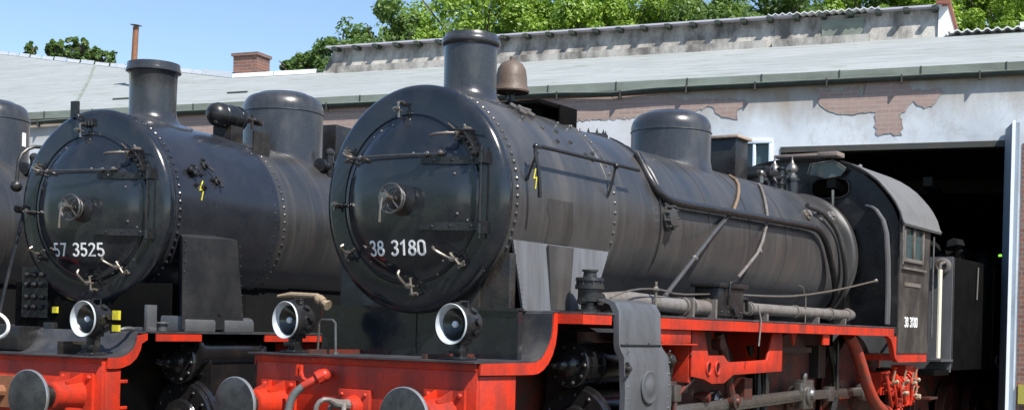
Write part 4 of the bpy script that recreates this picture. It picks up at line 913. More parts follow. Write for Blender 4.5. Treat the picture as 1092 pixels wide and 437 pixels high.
    outer = [(-.98,1.372),(-.90,1.372)] + [(-.86 + .235*sin(R_(a)), 1.374 + .212*(1-cos(R_(a)))) for a in (10,30,50,70,85)] + [(-.5,1.587)]
    for y0, y1 in ((-Wf,-Wf+.02),(Wf-.02,Wf)): k.xz(inner + outer[::-1], y0, y1)
    k.build('platform_valance', M['red'], root, ang=40)
    for sg in (-1, 1):
        k = MB(); y0, y1 = sorted((sg*.6, sg*1.28)); k.box((-.5,y0,1.59),(9.2,y1,1.606)); rb = k.build('running_board', M['tread'], root)
        k = MB(); y0, y1 = sorted((sg*1.26, sg*1.275)); k.box((-.5,y0,1.52),(.10,y1,1.588)); k.box((1.05,y0,1.52),(9.2,y1,1.588)); k.build('valance', M['red'], rb)
    k = MB(); k.box((-1.02,-1.15,.70),(-.98,1.15,1.372)); k.box((-.98,-1.15,.70),(-.80,-1.11,1.30)); k.box((-.98,1.11,.70),(-.80,1.15,1.30)); k.box((-1.03,-1.15,1.32),(-1.02,1.15,1.372))
    for z in (1.15,.92): k.box((-.80,-1.14,z),(-.70,-1.12,z+.03))
    k.build('buffer_beam', M['red'], root, bevel=.006)
    buffer(root, .88, -1.60, -1.02); buffer(root, -.88, -1.60, -1.02)
    lamp(root, -1.03, -.92, 1.70, 1.388, yaw=-.08); lamp(root, -.98, .86, 1.70, 1.388, yaw=-.08)
    k = MB(); k.tube([(-.95,.50,1.60),(-.98,.30,1.73),(-1.0,.13,1.735),(-1.0,-.0,1.66),(-1.0,.0,1.56),(-1.0,.12,1.50),(-.98,.35,1.50),(-.96,.5,1.56)], .016, 10, 2); k.build('white_hose', M['white'], root)
    k = MB(); k.box((-.86,.02,1.40),(-.60,.62,1.62)); k.box((-.62,-.14,1.39),(-.55,-.02,1.66)); k.build('platform_box', M['black'], root, bevel=.01)
    k = MB(); k.tube([(.02,.96,2.75),(-.06,.95,2.45),(-.16,.95,2.12),(-.26,.95,1.70)], .018, 8, 1); k.tube([(.22,.92,3.42),(.10,.97,3.41),(-.02,1.0,3.30),(-.04,1.0,3.05)], .018, 8, 1); k.ball((-.04,1.0,3.0),.06,10); k.ball((-.02,.98,2.78),.05,8); k.tube([(-.08,.95,2.80),(-.06,.86,2.78)],.02,8); k.build('side_pipe', M['black'], root)
    k = MB()
    for z in (2.12,2.02,1.90,1.80):
        for y in (.82,.72,.62): k.ball((-.05,y,z),.028,8)
    k.box((-.03,.55,1.7),(.02,.9,2.2)); k.build('lubricator', M['black'], root)
    # boxes and valve on the running board
    for x0, x1 in ((-.06,.36),(.50,.94)):
        k = MB(); sec = [(-1.22,1.607),(-1.22,1.70),(-1.20,1.735),(-1.16,1.75),(-.92,1.75),(-.90,1.607)]
        k.yz(sec, x0, x1); k.build('tool_box', M['toolbox'], root, bevel=.008)
    k = MB(); k.lathe((.42,-1.10,0), (0,0,1), [(1.607,.09),(1.63,.09),(1.635,.05),(1.70,.05),(1.71,.09),(1.76,.09),(1.765,.115),(1.79,.115),(1.80,.09),(1.85,.09),(1.855,.06),(1.89,.055),(1.90,.02),(1.97,.018)], 22)
    for i in range(6): k.bolt((.42+.1*cos(i*pi/3),-1.10+.1*sin(i*pi/3),1.79),(0,0,1),.012,.04)
    k.build('snifting_valve', M['black'], root, ang=30)
    k = MB(); k.box((-.52,-1.18,1.60),(-.40,-1.14,1.84)); k.box((-.50,-1.20,1.60),(-.42,-1.0,1.64)); k.lathe((-.30,-1.15,0),(0,0,1),[(1.607,.05),(1.67,.05),(1.672,.07),(1.69,.07)],14); k.tube([(-.80,-1.05,1.60),(-.7,-1.12,1.63),(-.6,-1.1,1.62)],.018,8,1); k.tube([(-.9,-.98,1.62),(-.82,-1.03,1.66),(-.8,-1.03,1.58)],.015,6); k.build('hose_stand', M['toolbox'], root, bevel=.004)
    # cylinders
    for sg in (-1, 1):
        Y = sg*1.0; c = MB(); c.lathe((.18,Y,.80), (1,0,0), [(0,.33),(.03,.37),(.07,.37),(.08,.33),(.75,.33),(.8,.37),(.85,.37)], 36)
        c.box((.26,min(Y,Y+sg*.26),.78),(1.02,max(Y,Y+sg*.26),1.30)); c.lathe((.12,Y+sg*.08,1.40), (1,0,0), [(0,.15),(.01,.19),(.05,.19),(.06,.155),(.20,.145),(.95,.145),(.96,.17),(1.0,.17)], 30)
        cy = c.build('cylinder', M['grease'], root, ang=30)
        valve_cover(cy, .10, Y, 1.32, .21, .22, 10); valve_cover(cy, .17, Y, .78, .36, .05, 12, 'cylinder_cover')
        for x in (1.6,3.0,4.4,5.8,7.2): wheel(root, x, sg*.76, .70, nsp=14)
    k = MB()
    for x in (1.6,3.0,4.4,5.8,7.2): MB().cyl((x,-.76,.70),(x,.76,.70),.09).build('axle', M['dark'], root)
    k.box((-.98,-.62,.60),(9.2,-.58,1.50)); k.box((-.98,.58,.60),(9.2,.62,1.50)); k.box((-.5,-.6,.7),(-.44,.6,1.3)); k.build('main_frame', M['dark'], root)
    k = MB(); k.box((1.4,-1.2,1.1),(3.2,-1.14,1.5)); k.build('motion_bracket', M['red'], root)
    k = MB(); rod(k, (1.1,.80), (4.4,.70), .12, -1.10, -1.03); k.build('connecting_rod', M['steel'], root); k = MB(); rod(k, (1.6,.62), (7.2,.62), .10, -1.0, -.95); k.build('coupling_rod', M['steel'], root)
    # plain cab closing the rear
    k = MB(); k.yz([(-1.4,1.6)] + [(-1.4*cos(pi*i/16), 3.25+.95*sin(pi*i/16)) for i in range(17)] + [(1.4,1.6)], 9.0, 10.6); k.build('cab', M['black'], root)
    return root, num

L57, num57 = loco57()
L38 = loco38()
tag(L57, 'black steam locomotive numbered 57 3525, middle one of the three', 'locomotive', 'steam locomotives side by side at the shed')
L3 = copy_tree(L57)
L3['label'] = 'black steam locomotive at the left edge, only its round dome and boiler side in view'
def rm_part(root, stem):
    for c in kids(root):
        if c.name.split('.')[0] == stem: 
            for d in kids(c): bpy.data.objects.remove(d)
            bpy.data.objects.remove(c)
for c in kids(L3):
    for d in kids(c):
        if d.name.split('.')[0] == 'number_plate': bpy.data.objects.remove(d)
for st in ('warning_flash','yellow_tag','white_hose','turbo_generator','sand_box'): rm_part(L3, st)
L57.location = (-.40, 3.60, 0); L57.rotation_euler.z = R_(7.5)
c_, s_ = cos(R_(7.5)), sin(R_(7.5))
L3.location = (-.4 + c_*-.4 - s_*3.6 - .33, 3.6 + s_*-.4 + c_*3.6 - .10, 0); L3.rotation_euler.z = R_(15)
k = MB(); 
ta = R_(-82)
k.box((-.035,-.004,-.085),(.035,.004,.085), Matrix.Translation((2.95+.470*cos(ta), .470*sin(ta), 3.90)) @ Matrix.Rotation(ta+pi/2,4,'Z'))
tg = k.build('paper_tag', M['white'], L3, label='white paper tag on the dome')

# ================================================================== tender
td = empty('tender', (10.62,0,0))
tag(td, 'black coal tender standing in the dark shed doorway behind the numbered 38 locomotive', 'tender')
k = MB(); k.box((.30,-1.47,1.26),(6.6,1.47,2.94)); 

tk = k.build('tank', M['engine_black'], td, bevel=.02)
k = MB(); k.box((.305,-1.476,1.30),(.36,-1.47,2.93))
for i in range(26): k.bolt((.333,-1.476,1.32+i*.062),(0,-1,0),.010)
k.build('corner_angle', M['black'], tk)
k = MB(); k.box((.27,-1.47,1.24),(.30,1.47,2.94)); k.build('front_sheet', M['sheet'], td)
k = MB(); k.lathe((.26,-1.33,2.80),(-1,0,0),[(-.02,.12),(.05,.12),(.06,.10),(.061,.07),(.02,.065)],28); k.build('tool_tube', M['pipe'], td)
k = MB(); k.tube([(-.28,-1.44,1.45),(-.28,-1.44,2.72)], .036, 10); k.build('pole', M['cream'], td)
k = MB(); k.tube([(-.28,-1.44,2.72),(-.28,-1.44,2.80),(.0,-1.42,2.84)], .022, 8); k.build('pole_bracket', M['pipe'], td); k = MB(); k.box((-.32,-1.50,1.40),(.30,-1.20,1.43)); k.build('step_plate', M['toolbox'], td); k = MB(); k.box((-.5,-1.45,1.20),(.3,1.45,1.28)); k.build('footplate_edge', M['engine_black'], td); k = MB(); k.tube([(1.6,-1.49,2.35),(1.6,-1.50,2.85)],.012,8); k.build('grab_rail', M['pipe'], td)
k = MB(); k.tube([(2.9,-1.53,1.30),(2.75,-1.53,1.36),(2.72,-1.53,1.42),(2.80,-1.53,1.48),(2.95,-1.53,1.46)], .015, 8, 1); k.build('hook', M['steel'], td)
k = MB(); k.box((0,-.65,.7),(6.5,-.6,1.25)); k.box((0,.6,.7),(6.5,.65,1.25)); k.build('frame', M['redd'], td)
k = MB(); k.box((-.3,-1.35,.45),(.1,-1.05,.50)); k.box((-.3,-1.35,.85),(.1,-1.05,.88)); k.box((-.2,-1.1,.45),(-.15,-1.05,1.25)); k.build('step', M['redd'], td)
for x in (1.0,2.8,4.4,6.0):
    for sg in (-1,1): wheel(td, x, sg*.76, .5, 'wheel', 10, False)
coal = MB(); random.seed(5)
for i in range(60): 
    x = 1.2 + random.random()*4.6; y = random.uniform(-1.1,1.1); coal.lathe((x,y,2.9+random.random()*.25),(random.random(),random.random(),1),[(0,.01),(.06,.16),(.16,.14),(.22,.01)],6)
coal.build('coal', M['soot_and_shade'], td, smooth=False)['kind'] = 'stuff'

# ================================================================== engine shed
WA = R_(101.5)
shed = empty('engine_shed', (12.9,.05,0), 0)
tag(shed, 'long roundhouse shed with peeling pale plaster, exposed brick patches and a dark open doorway', 'building')
# local frame of the shed: x = s (to the right along the wall), y = depth into the shed, z up
shed.rotation_euler.z = WA - pi    # local +x points along (-cos WA, -sin WA)
# (y local = into the shed, because rotating +x by +90 degrees gives (sin WA, -cos WA) -> away from the camera)
tp = math.tan(R_(20)); ZE = 6.20
def rz(d): return ZE + tp*(d + .03)      # roof surface height over depth d
W = MB(); D = -.0
def wbox(mb, s0, s1, d0, d1, z0, z1): mb.box((s0,d0,z0),(s1,d1,z1)); return mb
wbox(W, -34, -2.68, 0, .4, 0, 6.16); wbox(W, -2.0, -1.99, 0, .4, 0, 6.16)
W = MB()
wbox(W, -34, -2.66, 0, .4, 0, 6.16); wbox(W, -2.66, -2.06, 0, .4, 5.10, 6.16); wbox(W, -2.66, -2.06, 0, .4, 0, 4.2); wbox(W, -2.06, -1.92, 0, .4, 0, 6.16)
wbox(W, -1.92, 1.80, 0, .4, 4.96, 6.16); wbox(W, 1.80, 20, 0, .4, 0, 6.16)
W.build('wall', M['plaster'], shed)
k = MB(); wbox(k, -1.92, 1.80, -.02, .3, 4.86, 4.957); wbox(k, -1.915,-1.80,.02,.35,0,4.86); k.build('lintel', M['lintel'], shed)
# window beside the opening
k = MB(); wbox(k,-2.66,-2.06,-.03,.05,5.03,5.10); wbox(k,-2.66,-2.60,-.03,.05,4.2,5.03); wbox(k,-2.12,-2.06,-.03,.05,4.2,5.03); wbox(k,-2.40,-2.35,-.02,.05,4.2,5.03)
wn = k.build('window', M['winblue'], shed, bevel=.006)
k = MB(); wbox(k,-2.60,-2.12,.06,.07,4.2,5.03); k.build('pane', M['pane'], wn)
CROSS = [(-1.35,5.95),(-1.13,5.91),(-0.98,5.88),(-0.78,5.91),(-0.65,5.95),(-0.60,5.83),(-0.61,5.77),(-0.55,5.80),(-0.52,5.94),(-0.57,6.04),(-0.67,6.11),(-0.42,6.15),(-0.04,6.15),(0.26,6.14),(0.32,6.09),(0.19,5.97),(0.24,5.84),(0.68,5.84),(0.73,5.79),(0.64,5.68),(0.56,5.56),(0.44,5.52),(0.32,5.59),(0.27,5.65),(0.14,5.50),(0.07,5.46),(0.09,5.11),(-0.33,5.13),(-0.34,5.49),(-0.68,5.47),(-0.93,5.48),(-1.12,5.54),(-1.24,5.64),(-1.31,5.74),(-1.30,5.83)]
BIG = [(-15.53,6.06),(-12.03,6.11),(-4.17,6.11),(-3.85,5.90),(-3.59,5.85),(-3.44,5.90),(-3.27,5.82),(-3.10,5.87),(-2.55,5.79),(-2.52,5.73),(-2.70,5.62),(-2.68,5.47),(-2.96,5.51),(-3.18,5.72),(-3.47,5.62),(-3.81,5.58),(-4.33,5.55),(-5.03,5.56),(-5.94,5.53),(-11.13,5.32),(-13.36,5.24)]
WASH = [(-7.6,5.50),(-6.69,5.535),(-5.94,5.525),(-5.03,5.552),(-4.33,5.54),(-3.9,5.56),(-3.95,5.0),(-3.7,4.3),(-7.4,4.3)]
def jag(P, amp, step=.055):
    Q = []
    for (a, b), (c, d) in zip(P, P[1:] + P[:1]):
        L = sqrt((c-a)**2 + (d-b)**2); n = max(1, int(L/step))
        for i in range(n):
            t = i/n; k_ = amp if 0 < i else amp*.3; Q.append((a+(c-a)*t + random.uniform(-k_,k_), b+(d-b)*t + random.uniform(-k_,k_)))
    return Q
random.seed(11)
for P, mt, th_ in ((CROSS,'brick',.006),(BIG,'brick',.006),(WASH,'brickwash',.004)):
    P = jag(P, .030); k = MB(); k.prism(P, lambda p: (p[0], .02, p[1]), lambda p: (p[0], -th_, p[1])); k.build('brick_patch', M[mt], shed, smooth=False)
    if mt == 'brick':  # broken plaster lip round the bare brick
        k = MB(); k.ribbon(P, .009, lambda a, b, d: (a, -.004 - .005*d, b), True); k.build('plaster_lip', M['concrete'], shed, smooth=False)
k = MB(); wbox(k, 1.96, 20, -.012, .01, 0, 4.9); k.build('brick_pier', M['brickred'], shed)
k = MB(); wbox(k, 1.99, 2.25, -.06, -.02, .72, 1.03); k.build('marker_plate', M['dullyellow'], shed)
# door leaf swung open
k = MB()
h0 = Vector((1.75,-.03)); h1 = Vector((1.872,-.70)); dv = (h1-h0).normalized(); nv = Vector((-dv.y, dv.x))*.055
P = [h0+nv, h1+nv, h1-nv, h0-nv]
k.prism([(p.x,p.y) for p in P], lambda p: (p[0],p[1],.05), lambda p: (p[0],p[1],5.13)); lf = k.build('door_leaf', M['leafpaint'], shed)
k = MB(); e0 = h1 - dv*.0; P = [e0-nv*.2, e0+dv*.04-nv*.2, e0+dv*.04-nv*1.1, e0-nv*1.1]; k.prism([(p.x,p.y) for p in P], lambda p: (p[0],p[1],.05), lambda p: (p[0],p[1],5.16)); k.build('leaf_edge', M['leafedge'], lf)
# roof slab
EDGE = [(20,3.6),(-13.4,3.66),(-15.8,3.75),(-18.9,5.62),(-21.65,6.98),(-32.9,13.68),(-36,13.9)]
rp = [(20,-.03)] + EDGE + [(-36,-.03)]
k = MB(); k.prism(rp, lambda p: (p[0],p[1],rz(p[1])-.13), lambda p: (p[0],p[1],rz(p[1]))); k.build('roof', M['felt'], shed, smooth=False)
k = MB(); k.box((-36,-.045,6.06),(20,-.032,6.215))
k.build('fascia', M['fascia'], shed)
for i in range(26): s = -30 + i*1.32; MB().box((s,-.055,6.07),(s+.02,-.047,6.225)).build('fascia_joint', M['gutter'], shed, smooth=False)
# rear roof slope and enclosing dark walls
k = MB(); k.add([(20,3.6,rz(3.6)-.01),(-15.8,3.6,rz(3.6)-.01),(-15.8,18,4.6),(20,18,4.6),(20,3.6,rz(3.6)-.12),(-15.8,3.6,rz(3.6)-.12),(-15.8,18,4.45),(20,18,4.45)], [(0,1,2,3),(7,6,5,4),(0,4,5,1),(1,5,6,2),(2,6,7,3),(3,7,4,0)]); k.build('rear_roof', M['felt'], shed)
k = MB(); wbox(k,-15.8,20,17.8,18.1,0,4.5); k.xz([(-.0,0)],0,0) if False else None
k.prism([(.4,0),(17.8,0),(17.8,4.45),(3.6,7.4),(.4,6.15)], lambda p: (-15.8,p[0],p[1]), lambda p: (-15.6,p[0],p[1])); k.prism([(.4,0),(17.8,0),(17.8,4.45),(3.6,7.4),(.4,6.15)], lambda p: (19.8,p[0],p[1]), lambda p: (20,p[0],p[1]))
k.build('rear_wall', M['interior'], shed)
k = MB()
for i in range(len(EDGE)-2):
    a, b = EDGE[i+1], EDGE[i+2]
    if a[0] > -15: continue
    k.add([(a[0],a[1]-.02,0),(b[0],b[1]-.02,0),(b[0],b[1]-.02,rz(b[1])-.14),(a[0],a[1]-.02,rz(a[1])-.14)], [(0,1,2,3)])
k.build('side_wall', M['brickred'], shed)
# interior: inner lining, beams and posts
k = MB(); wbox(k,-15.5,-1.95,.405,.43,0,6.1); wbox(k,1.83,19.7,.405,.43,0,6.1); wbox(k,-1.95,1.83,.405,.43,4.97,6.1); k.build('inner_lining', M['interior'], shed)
k = MB()
for d in (3,6.5,10,13.5):
    wbox(k,-15,19,d,d+.22,4.5-.02*d,4.75-.02*d)
    for s in (-3.6,3.4,8): wbox(k,s,s+.2,d,d+.2,0,4.45)
for i in range(9): wbox(k,-6+i*1.6,-5.85+i*1.6,.5,17.5,4.3,4.45)
k.build('roof_beam', M['interior'], shed)
k = MB(); k.lathe((1.42,8.0,3.56),(0,0,1),[(0,.001),(.01,.03),(.035,.045),(.06,.03),(.07,.001)],14)
mg, t_, b_ = nt('green_spot_glow'); b_.inputs['Base Color'].default_value = (.2,.9,.05,1); b_.inputs['Emission Color'].default_value = (.35,1,.08,1); b_.inputs['Emission Strength'].default_value = .8  # glowing green spot deep in the shed, source unknown, hung on an added cord
gl = k.build('green_spot', mg, shed)
k = MB(); k.cyl((1.42,8.0,3.66),(1.42,8.0,4.4),.012,seg=6); k.build('spot_cord', M['interior'], gl)
# gutter with sag and brackets
def gz(s): return 6.035 - .045*math.exp(-((s+5.05)/.5)**2) - (.07*max(0, min(1, (-s-15.5)/3)) if s < -15.5 else 0)
k = MB(); k.tube([(s*.5,-.075,gz(s*.5)) for s in range(-70,41)], .042, 8); gt = k.build('gutter', M['gutter'], shed)
k = MB(); k.tube([(s*.5,-.122,gz(s*.5)+.030) for s in range(-70,41)], .008, 6); k.build('gutter_bead', M['fascia'], gt)
for i in range(26):
    s = -28 + i*1.22; z = gz(s); MB().box((s,-.135,z-.09),(s+.022,-.04,z+.05)).build('gutter_bracket', M['lintel'], gt, smooth=False)
# ridge edge strip on the left part
k = MB()
for a, b in zip(EDGE[1:], EDGE[2:]):
    n = max(2, int(abs(b[0]-a[0])/1.1))
    for i in range(n):
        t0, t1 = i/n, (i+1)/n; p = (a[0]+(b[0]-a[0])*t0, a[1]+(b[1]-a[1])*t0); q = (a[0]+(b[0]-a[0])*(t1-.01), a[1]+(b[1]-a[1])*(t1-.01)); j = random.uniform(0,.05)
        k.add([(p[0],p[1]-.14,rz(p[1])-.05+.01),(q[0],q[1]-.14,rz(q[1])-.05+.01),(q[0],q[1]-.10,rz(q[1])+.06+j),(p[0],p[1]-.10,rz(p[1])+.06+j),(p[0],p[1]+.25,rz(p[1])+.08+j),(q[0],q[1]+.25,rz(q[1])+.08+j)], [(0,1,2,3),(3,2,5,4)])
k.build('roof_edge', M['whiteedge'], shed, smooth=False)
k = MB(); k.ribbon([(-17.4,0.02),(-19.5,2.72),(-21.24,4.95),(-23.7,8.0)], .07, lambda a, b, d: (a, b, rz(b)+.006+.012*d)); k.build('valley_strip', M['fascia'], shed)
for s in (-14.2,-17.3): MB().box((s,1.2,rz(1.2)+.0),(s+.5,1.26,rz(1.26)+.02)).build('roof_patch', M['gutter'], shed)
# monitor (raised skylight)
mz = rz(3.55); H = .56
k = MB(); k.prism([(3.50,mz-.1),(3.66,mz+H),(5.6,mz+H+.10),(5.75,mz-.3)], lambda p: (-13.25 if p[1] < mz+.2 else -13.0,p[0],p[1]), lambda p: (.34,p[0],p[1])); k.build('roof_monitor', M['concrete'], shed, smooth=False)
k = MB(); k.box((-13.1,3.44,mz+H),(-2.4,5.8,mz+H+.035)); k.box((-1.0,3.46,mz+H),(.40,5.8,mz+H+.035)); k.build('monitor_cap', M['capsheet'], shed)
k = MB(); n = 60; vs = []; fs = []
for i in range(n+1):
    s = -2.9 + 2.15*i/n; z = mz+H+.06 + .022*cos(i*2*pi/4.0); vs += [(s,3.42,z-.01),(s,5.8,z+.02),(s,3.42,z-.03),(s,5.8,z)]
for i in range(n): a = 4*i; b = a+4; fs += [(a,a+1,b+1,b),(a+2,b+2,b+3,a+3),(a,b,b+2,a+2)]
k.add(vs, fs); k.build('corrugated_sheet', M['corr'], shed)
s = -12.9
while s < .3:
    MB().box((s,3.36,mz+H-.075),(s+.10,3.68,mz+H-.005)).build('cap_clip', M['gutter'], shed, smooth=False); s += .525
k = MB(); k.prism([(3.46,mz-.1),(3.58,mz+H+.02),(5.7,mz+H+.1),(5.8,mz-.3)], lambda p: (.345,p[0],p[1]), lambda p: (.50,p[0],p[1])); k.build('monitor_end', M['whiteedge'], shed)
k = MB(); k.box((.30,3.42,mz+H+.036),(.56,5.8,mz+H+.09)); k.build('ridge_tile', M['redcap'], shed)
for s0, s1 in ((-12.8,-9.0),(-8.9,-2.9),(-2.8,-.9)):
    k = MB(); k.box((s0,3.40,mz-.08),(s1,3.55,mz+.10)); k.build('monitor_curb', M['concrete'], shed)
k = MB(); k.box((-1.85,3.555,mz+.06),(-1.05,3.66,mz+H-.10)); k.build('monitor_panel', M['fascia'], shed)
k = MB(); n = 90; vs = []; fs = []
for i in range(n+1):
    s = .52 + 3.2*i/n; z = rz(3.6)+.07 + .028*cos(i*2*pi/5); vs += [(s,3.36,z-.04),(s,5.8,z-.3),(s,3.36,z-.065)]
for i in range(n): a = 3*i; b = a+3; fs += [(a,a+1,b+1,b),(a,b,b+2,a+2)]
k.add(vs, fs); k.build('corrugated_sheet', M['corr'], shed)
k = MB(); k.box((1.8,3.38,rz(3.6)+.02),(20,3.5,rz(3.6)+.12)); k.build('roof_edge', M['whiteedge'], shed)
# brick chimney stack and flue pipe on the roof
cs = MB(); cs.box((-16.02,4.0,6.9),(-15.34,4.55,8.14)); cst = cs.build('chimney_stack', M['brickred'], shed, smooth=False)
k = MB(); k.box((-16.06,3.96,8.14),(-15.30,4.59,8.21)); k.build('stack_cap', M['brickred'], cst)
fp_ = MB(); fp_.cyl((-18.46,3.3,7.3),(-18.40,3.3,8.86),.075,.07,seg=14); flu = fp_.build('flue_pipe', M['rust'], shed)
k = MB(); k.lathe((-18.40,3.3,8.88),(.1,0,1),[(0,.10),(.015,.15),(.03,.02)],14); k.build('flue_cap', M['gutter'], flu)

# ================================================================== trees
def tree(x, y, H, cr, n, mat, label, seedv, squash=1.0, loose=1.0, lf=1.0, group='trees behind the shed'):
    rnd = random.Random(seedv)
    root = empty('broadleaf_tree', (x,y,0)); tag(root, label, 'tree', group)
    zc = H - cr*squash
    k = MB(); k.tube([(0,0,0),(.1,.1,zc*.5),(.0,-.1,zc),(.1,.1,H-cr*.5)], [.28,.22,.15,.04], 8)
    tips = []
    for i in range(9):
        a = rnd.random()*6.28; r = cr*(.5+.4*rnd.random()); zz = zc + rnd.uniform(-.4,.8)*cr*squash
        k.tube([(0,0,zc*.6+rnd.random()*zc*.4),(cos(a)*r*.5,sin(a)*r*.5,(zz+zc)/2),(cos(a)*r,sin(a)*r,zz)], [.10,.06,.02], 6)
    k.build('trunk', M['bark'], root)
    # clumps
    cl = []
    for i in range(int(95*loose)):
        while True:
            p = Vector((rnd.uniform(-1,1),rnd.uniform(-1,1),rnd.uniform(-1,1)))
            if .25 < p.length < 1: break
        rr = rnd.uniform(.14,.32)*cr*.8
        sc_ = rnd.uniform(.82,1.12); cl.append((Vector((p.x*cr*sc_,p.y*cr*sc_,zc+p.z*cr*squash*sc_)), rr))
    vs = []; fs = []
    for i in range(n):
        c, rr = cl[rnd.randrange(len(cl))]
        d = Vector((rnd.gauss(0,1),rnd.gauss(0,1),rnd.gauss(0,1))).normalized()
        p = c + d*rr*(rnd.random()**.45)*Vector((1,1,1)).length/1.732
        s = rnd.uniform(.035,.105); nn = (d + Vector((rnd.gauss(0,.6),rnd.gauss(0,.6),rnd.gauss(0,.6)+.4))).normalized()
        u = nn.orthogonal().normalized(); u = Matrix.Rotation(rnd.random()*6.28, 3, nn) @ u; w = nn.cross(u)
        o = len(vs); vs += [p - u*s*1.4, p + w*s*.7, p + u*s*1.4, p - w*s*.7]; fs.append((o,o+1,o+2,o+3))
    m = MB(); m.add(vs, fs)
    me = bpy.data.meshes.new('crown'); me.from_pydata([tuple(v) for v in vs], [], fs); me.materials.append(M[mat]); o = bpy.data.objects.new('crown', me); COL.objects.link(o); o.parent = root
    return root
CAM = Vector((-8.3965,-6.6864,1.714)); A = R_(34); dC = Vector((cos(A),sin(A),0)); rC = Vector((sin(A),-cos(A),0))
def at(px, depth, ytop):
    """ground position and tree height for a picture column and crown top seen from the photographer's spot"""
    lat = (px-546)/1370*depth; p = CAM + dC*depth + rC*lat; hor = 350 + (px-546)*.0262
    return p.x, p.y, CAM.z + (hor-ytop)/1370*depth
TR = [ # column, depth, top, crown radius, leaves, material, squash, label
 (402,56,4,1.9,7000,'leafdark',1.5,'dark narrow tree rising above the left end of the skylight'),
 (362,57,36,1.1,3500,'leafdark',1.1,'small dark green tree just left of the narrow dark tree'),
 (322,58,58,.75,1500,'leafdark',1.0,'low bushy tree top between the brick stack and the skylight'),
 (303,60,64,.5,900,'leafdark',1.0,'tiny tree top just right of the brick chimney stack'),
 (443,60,20,1.7,6000,'leaf',1.2,'light green tree left of the tallest chimney'),
 (505,62,-14,3.1,14000,'leaf',1.0,'bright yellow-green tree behind the chimney of the locomotive numbered 38'),
 (562,64,6,1.6,6000,'leaf',1.1,'lower bright tree right behind the bell'),
 (608,60,-2,2.0,9000,'leaf',1.0,'grey-green round tree above the middle of the skylight'),
 (662,62,-12,2.3,10000,'leaf',1.0,'full round tree left of the narrow sky gap'),
 (735,64,-10,2.2,9000,'leaf',1.1,'loose light green tree right of the narrow sky gap'),
 (790,60,-18,2.6,12000,'leafdark',1.0,'dark green tree above the corrugated sheet end of the skylight'),
 (860,62,-14,2.4,10000,'leafdark',1.1,'dark tree with sky showing through above the skylight panel'),
 (928,60,-20,2.4,11000,'leaf',1.1,'mid green tree above the right part of the skylight'),
 (1000,62,-22,2.7,12000,'leaf',1.1,'bright tree directly behind the white right end of the skylight'),
 (1072,60,-24,2.8,12000,'leaf',1.1,'bright tree at the right edge of the picture'),
 (1140,60,-24,2.8,9000,'leaf',1.1,'tree beyond the right edge of the row'),
 (26,66,48,.42,500,'leafdark',1.0,'smallest bush top showing over the roof at far left'),
 (52,66,43,.62,900,'leafdark',1.1,'second small tree top from the left over the roof'),
 (78,66,42,.85,1500,'leafdark',1.2,'tallest of the small dark tree tops over the left roof'),
 (100,67,53,.9,1500,'leafdark',.9,'low olive green tree top sloping down beside the middle locomotive chimney')]
for i, (px, dp, yt, cr, n, mt, sq, lb) in enumerate(TR):
    x, y, H = at(px, dp, yt); big = cr > 1.95; tree(x, y, H + (.5 if big else .15), cr*(1.55 if big else (.95 if px < 130 else 1.3)), int(n*(4.2 if big else 2.6)), mt, lb, 100+i, sq, 45/95 if px < 130 else (.5 if cr < 1.3 else 1.0))
# lower filler hedge behind the row so that the crowns close up
def hedge(name, P, Q, h0, h1, dpt, n, mat, seedv):
    rnd = random.Random(seedv); P = Vector(P); Q = Vector(Q); vs = []; fs = []
    for i in range(n):
        t = rnd.random(); p = P.lerp(Q, t); wob = .5+.5*sin(t*37+seedv)*sin(t*91+1.3); p = p + Vector((rnd.gauss(0,dpt),rnd.gauss(0,dpt),0)); z = rnd.uniform(h0, h1 + wob*(h1*.12))
        s = rnd.uniform(.10,.2); nn = Vector((rnd.gauss(0,1),rnd.gauss(0,1),rnd.gauss(.4,1))).normalized(); u = nn.orthogonal().normalized(); w = nn.cross(u); c = Vector((p.x,p.y,z)); o = len(vs)
        vs += [c-u*s*1.4,c+w*s,c+u*s*1.4,c-w*s]; fs.append((o,o+1,o+2,o+3))
    me = bpy.data.meshes.new(name); me.from_pydata([tuple(v) for v in vs], [], fs); me.materials.append(M[mat]); o = bpy.data.objects.new(name, me); COL.objects.link(o); o['kind'] = 'stuff'; return o
x0, y0, _ = at(470, 66, 0); x1, y1, _ = at(1150, 66, 0)
h = hedge('woodland', (x0,y0,0), (x1,y1,0), 8, 16.6, 1.3, 30000, 'leafdark', 4); h['label'] = 'mass of foliage filling in behind the row of trees'; h['category'] = 'wood'
# wood behind the photographer, mirrored in the smokebox doors
h = hedge('woodland', (-46,-10,0), (-30,50,0), 0, 7.5, 2.0, 16000, 'leafdark', 9)
for v in h.data.vertices: pass
h['label'] = 'wood on the far side of the yard'; h['category'] = 'wood'
k = MB(); k.box((-46,-14,0),(-45,2,6)); 

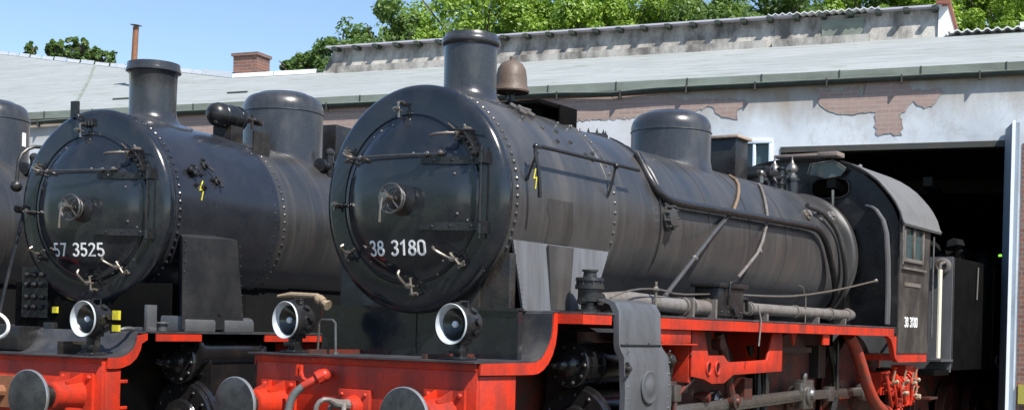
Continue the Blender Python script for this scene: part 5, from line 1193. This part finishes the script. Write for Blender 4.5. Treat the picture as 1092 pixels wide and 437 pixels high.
# ================================================================== ground and tracks
k = MB(); k.add([(-300,-300,0),(300,-300,0),(300,300,0),(-300,300,0)], [(0,1,2,3)]); struct(k.build('ground', M['ground'], None, smooth=False))
M['sleeper'] = paint('sleeper_wood', (.09,.07,.055), .9, (.16,.14,.12), .6, bmp=.6); M['railm'] = paint('rail_steel', (.20,.14,.10), .55, (.35,.33,.31), .4, metal=.4)
for (x, y, a) in ((0,0,0),(-.4,3.6,7.5),(-1.69,7.05,15)):
    k = MB(); k.box((-18,-.79,.02),(30,-.72,.0)); 
    k = MB()
    for i in range(70): k.box((-18+i*.65,-1.28,.004),(-17.75+i*.65,1.28,.06))
    for sy in (-1,1): k.box((-18,sy*.7525-.035,.06),(28,sy*.7525+.035,.10))
    o = k.build('track', M['sleeper']); struct(o); o.location = (x,y,-.10 + .0); o.rotation_euler.z = R_(a); o.location.z = -.02

# ================================================================== light, sky, camera
sc = bpy.context.scene
w = bpy.data.worlds.new('World'); sc.world = w; w.use_nodes = True; t = w.node_tree
sky = t.nodes.new('ShaderNodeTexSky'); sky.sky_type = 'NISHITA'; sky.sun_disc = False
EL, AZ = R_(52), R_(-109)
sky.sun_elevation = EL; sky.sun_rotation = R_(90) - AZ; sky.air_density = 1.0; sky.dust_density = .3; sky.ozone_density = 2.2; sky.altitude = 100
bg = t.nodes['Background']; bg.inputs['Strength'].default_value = .12; t.links.new(sky.outputs[0], bg.inputs[0])
sl = bpy.data.lights.new('sun', 'SUN'); sl.energy = 5.0; sl.angle = R_(.53); sl.color = (1,.95,.88)
so = bpy.data.objects.new('sun', sl); COL.objects.link(so)
sd_ = Vector((cos(EL)*cos(AZ), cos(EL)*sin(AZ), sin(EL))); so.rotation_euler = sd_.to_track_quat('Z','Y').to_euler()
cam = bpy.data.cameras.new('camera'); co = bpy.data.objects.new('camera', cam); COL.objects.link(co); sc.camera = co
q_ = R_(1.5); up = Vector((0,0,1)); Rv = rC*cos(q_) + up*sin(q_); Uv = -rC*sin(q_) + up*cos(q_)
mw = Matrix(((Rv.x,Uv.x,-dC.x,CAM.x),(Rv.y,Uv.y,-dC.y,CAM.y),(Rv.z,Uv.z,-dC.z,CAM.z),(0,0,0,1))); co.matrix_world = mw
cam.sensor_width = 36; cam.lens = 1370/1092*36; cam.shift_y = (350-218.5)/1092; cam.clip_end = 2000; cam.clip_start = .1
sc.view_settings.view_transform = 'Standard'; sc.view_settings.look = 'None'; sc.view_settings.gamma = 1; sc.view_settings.exposure = .60
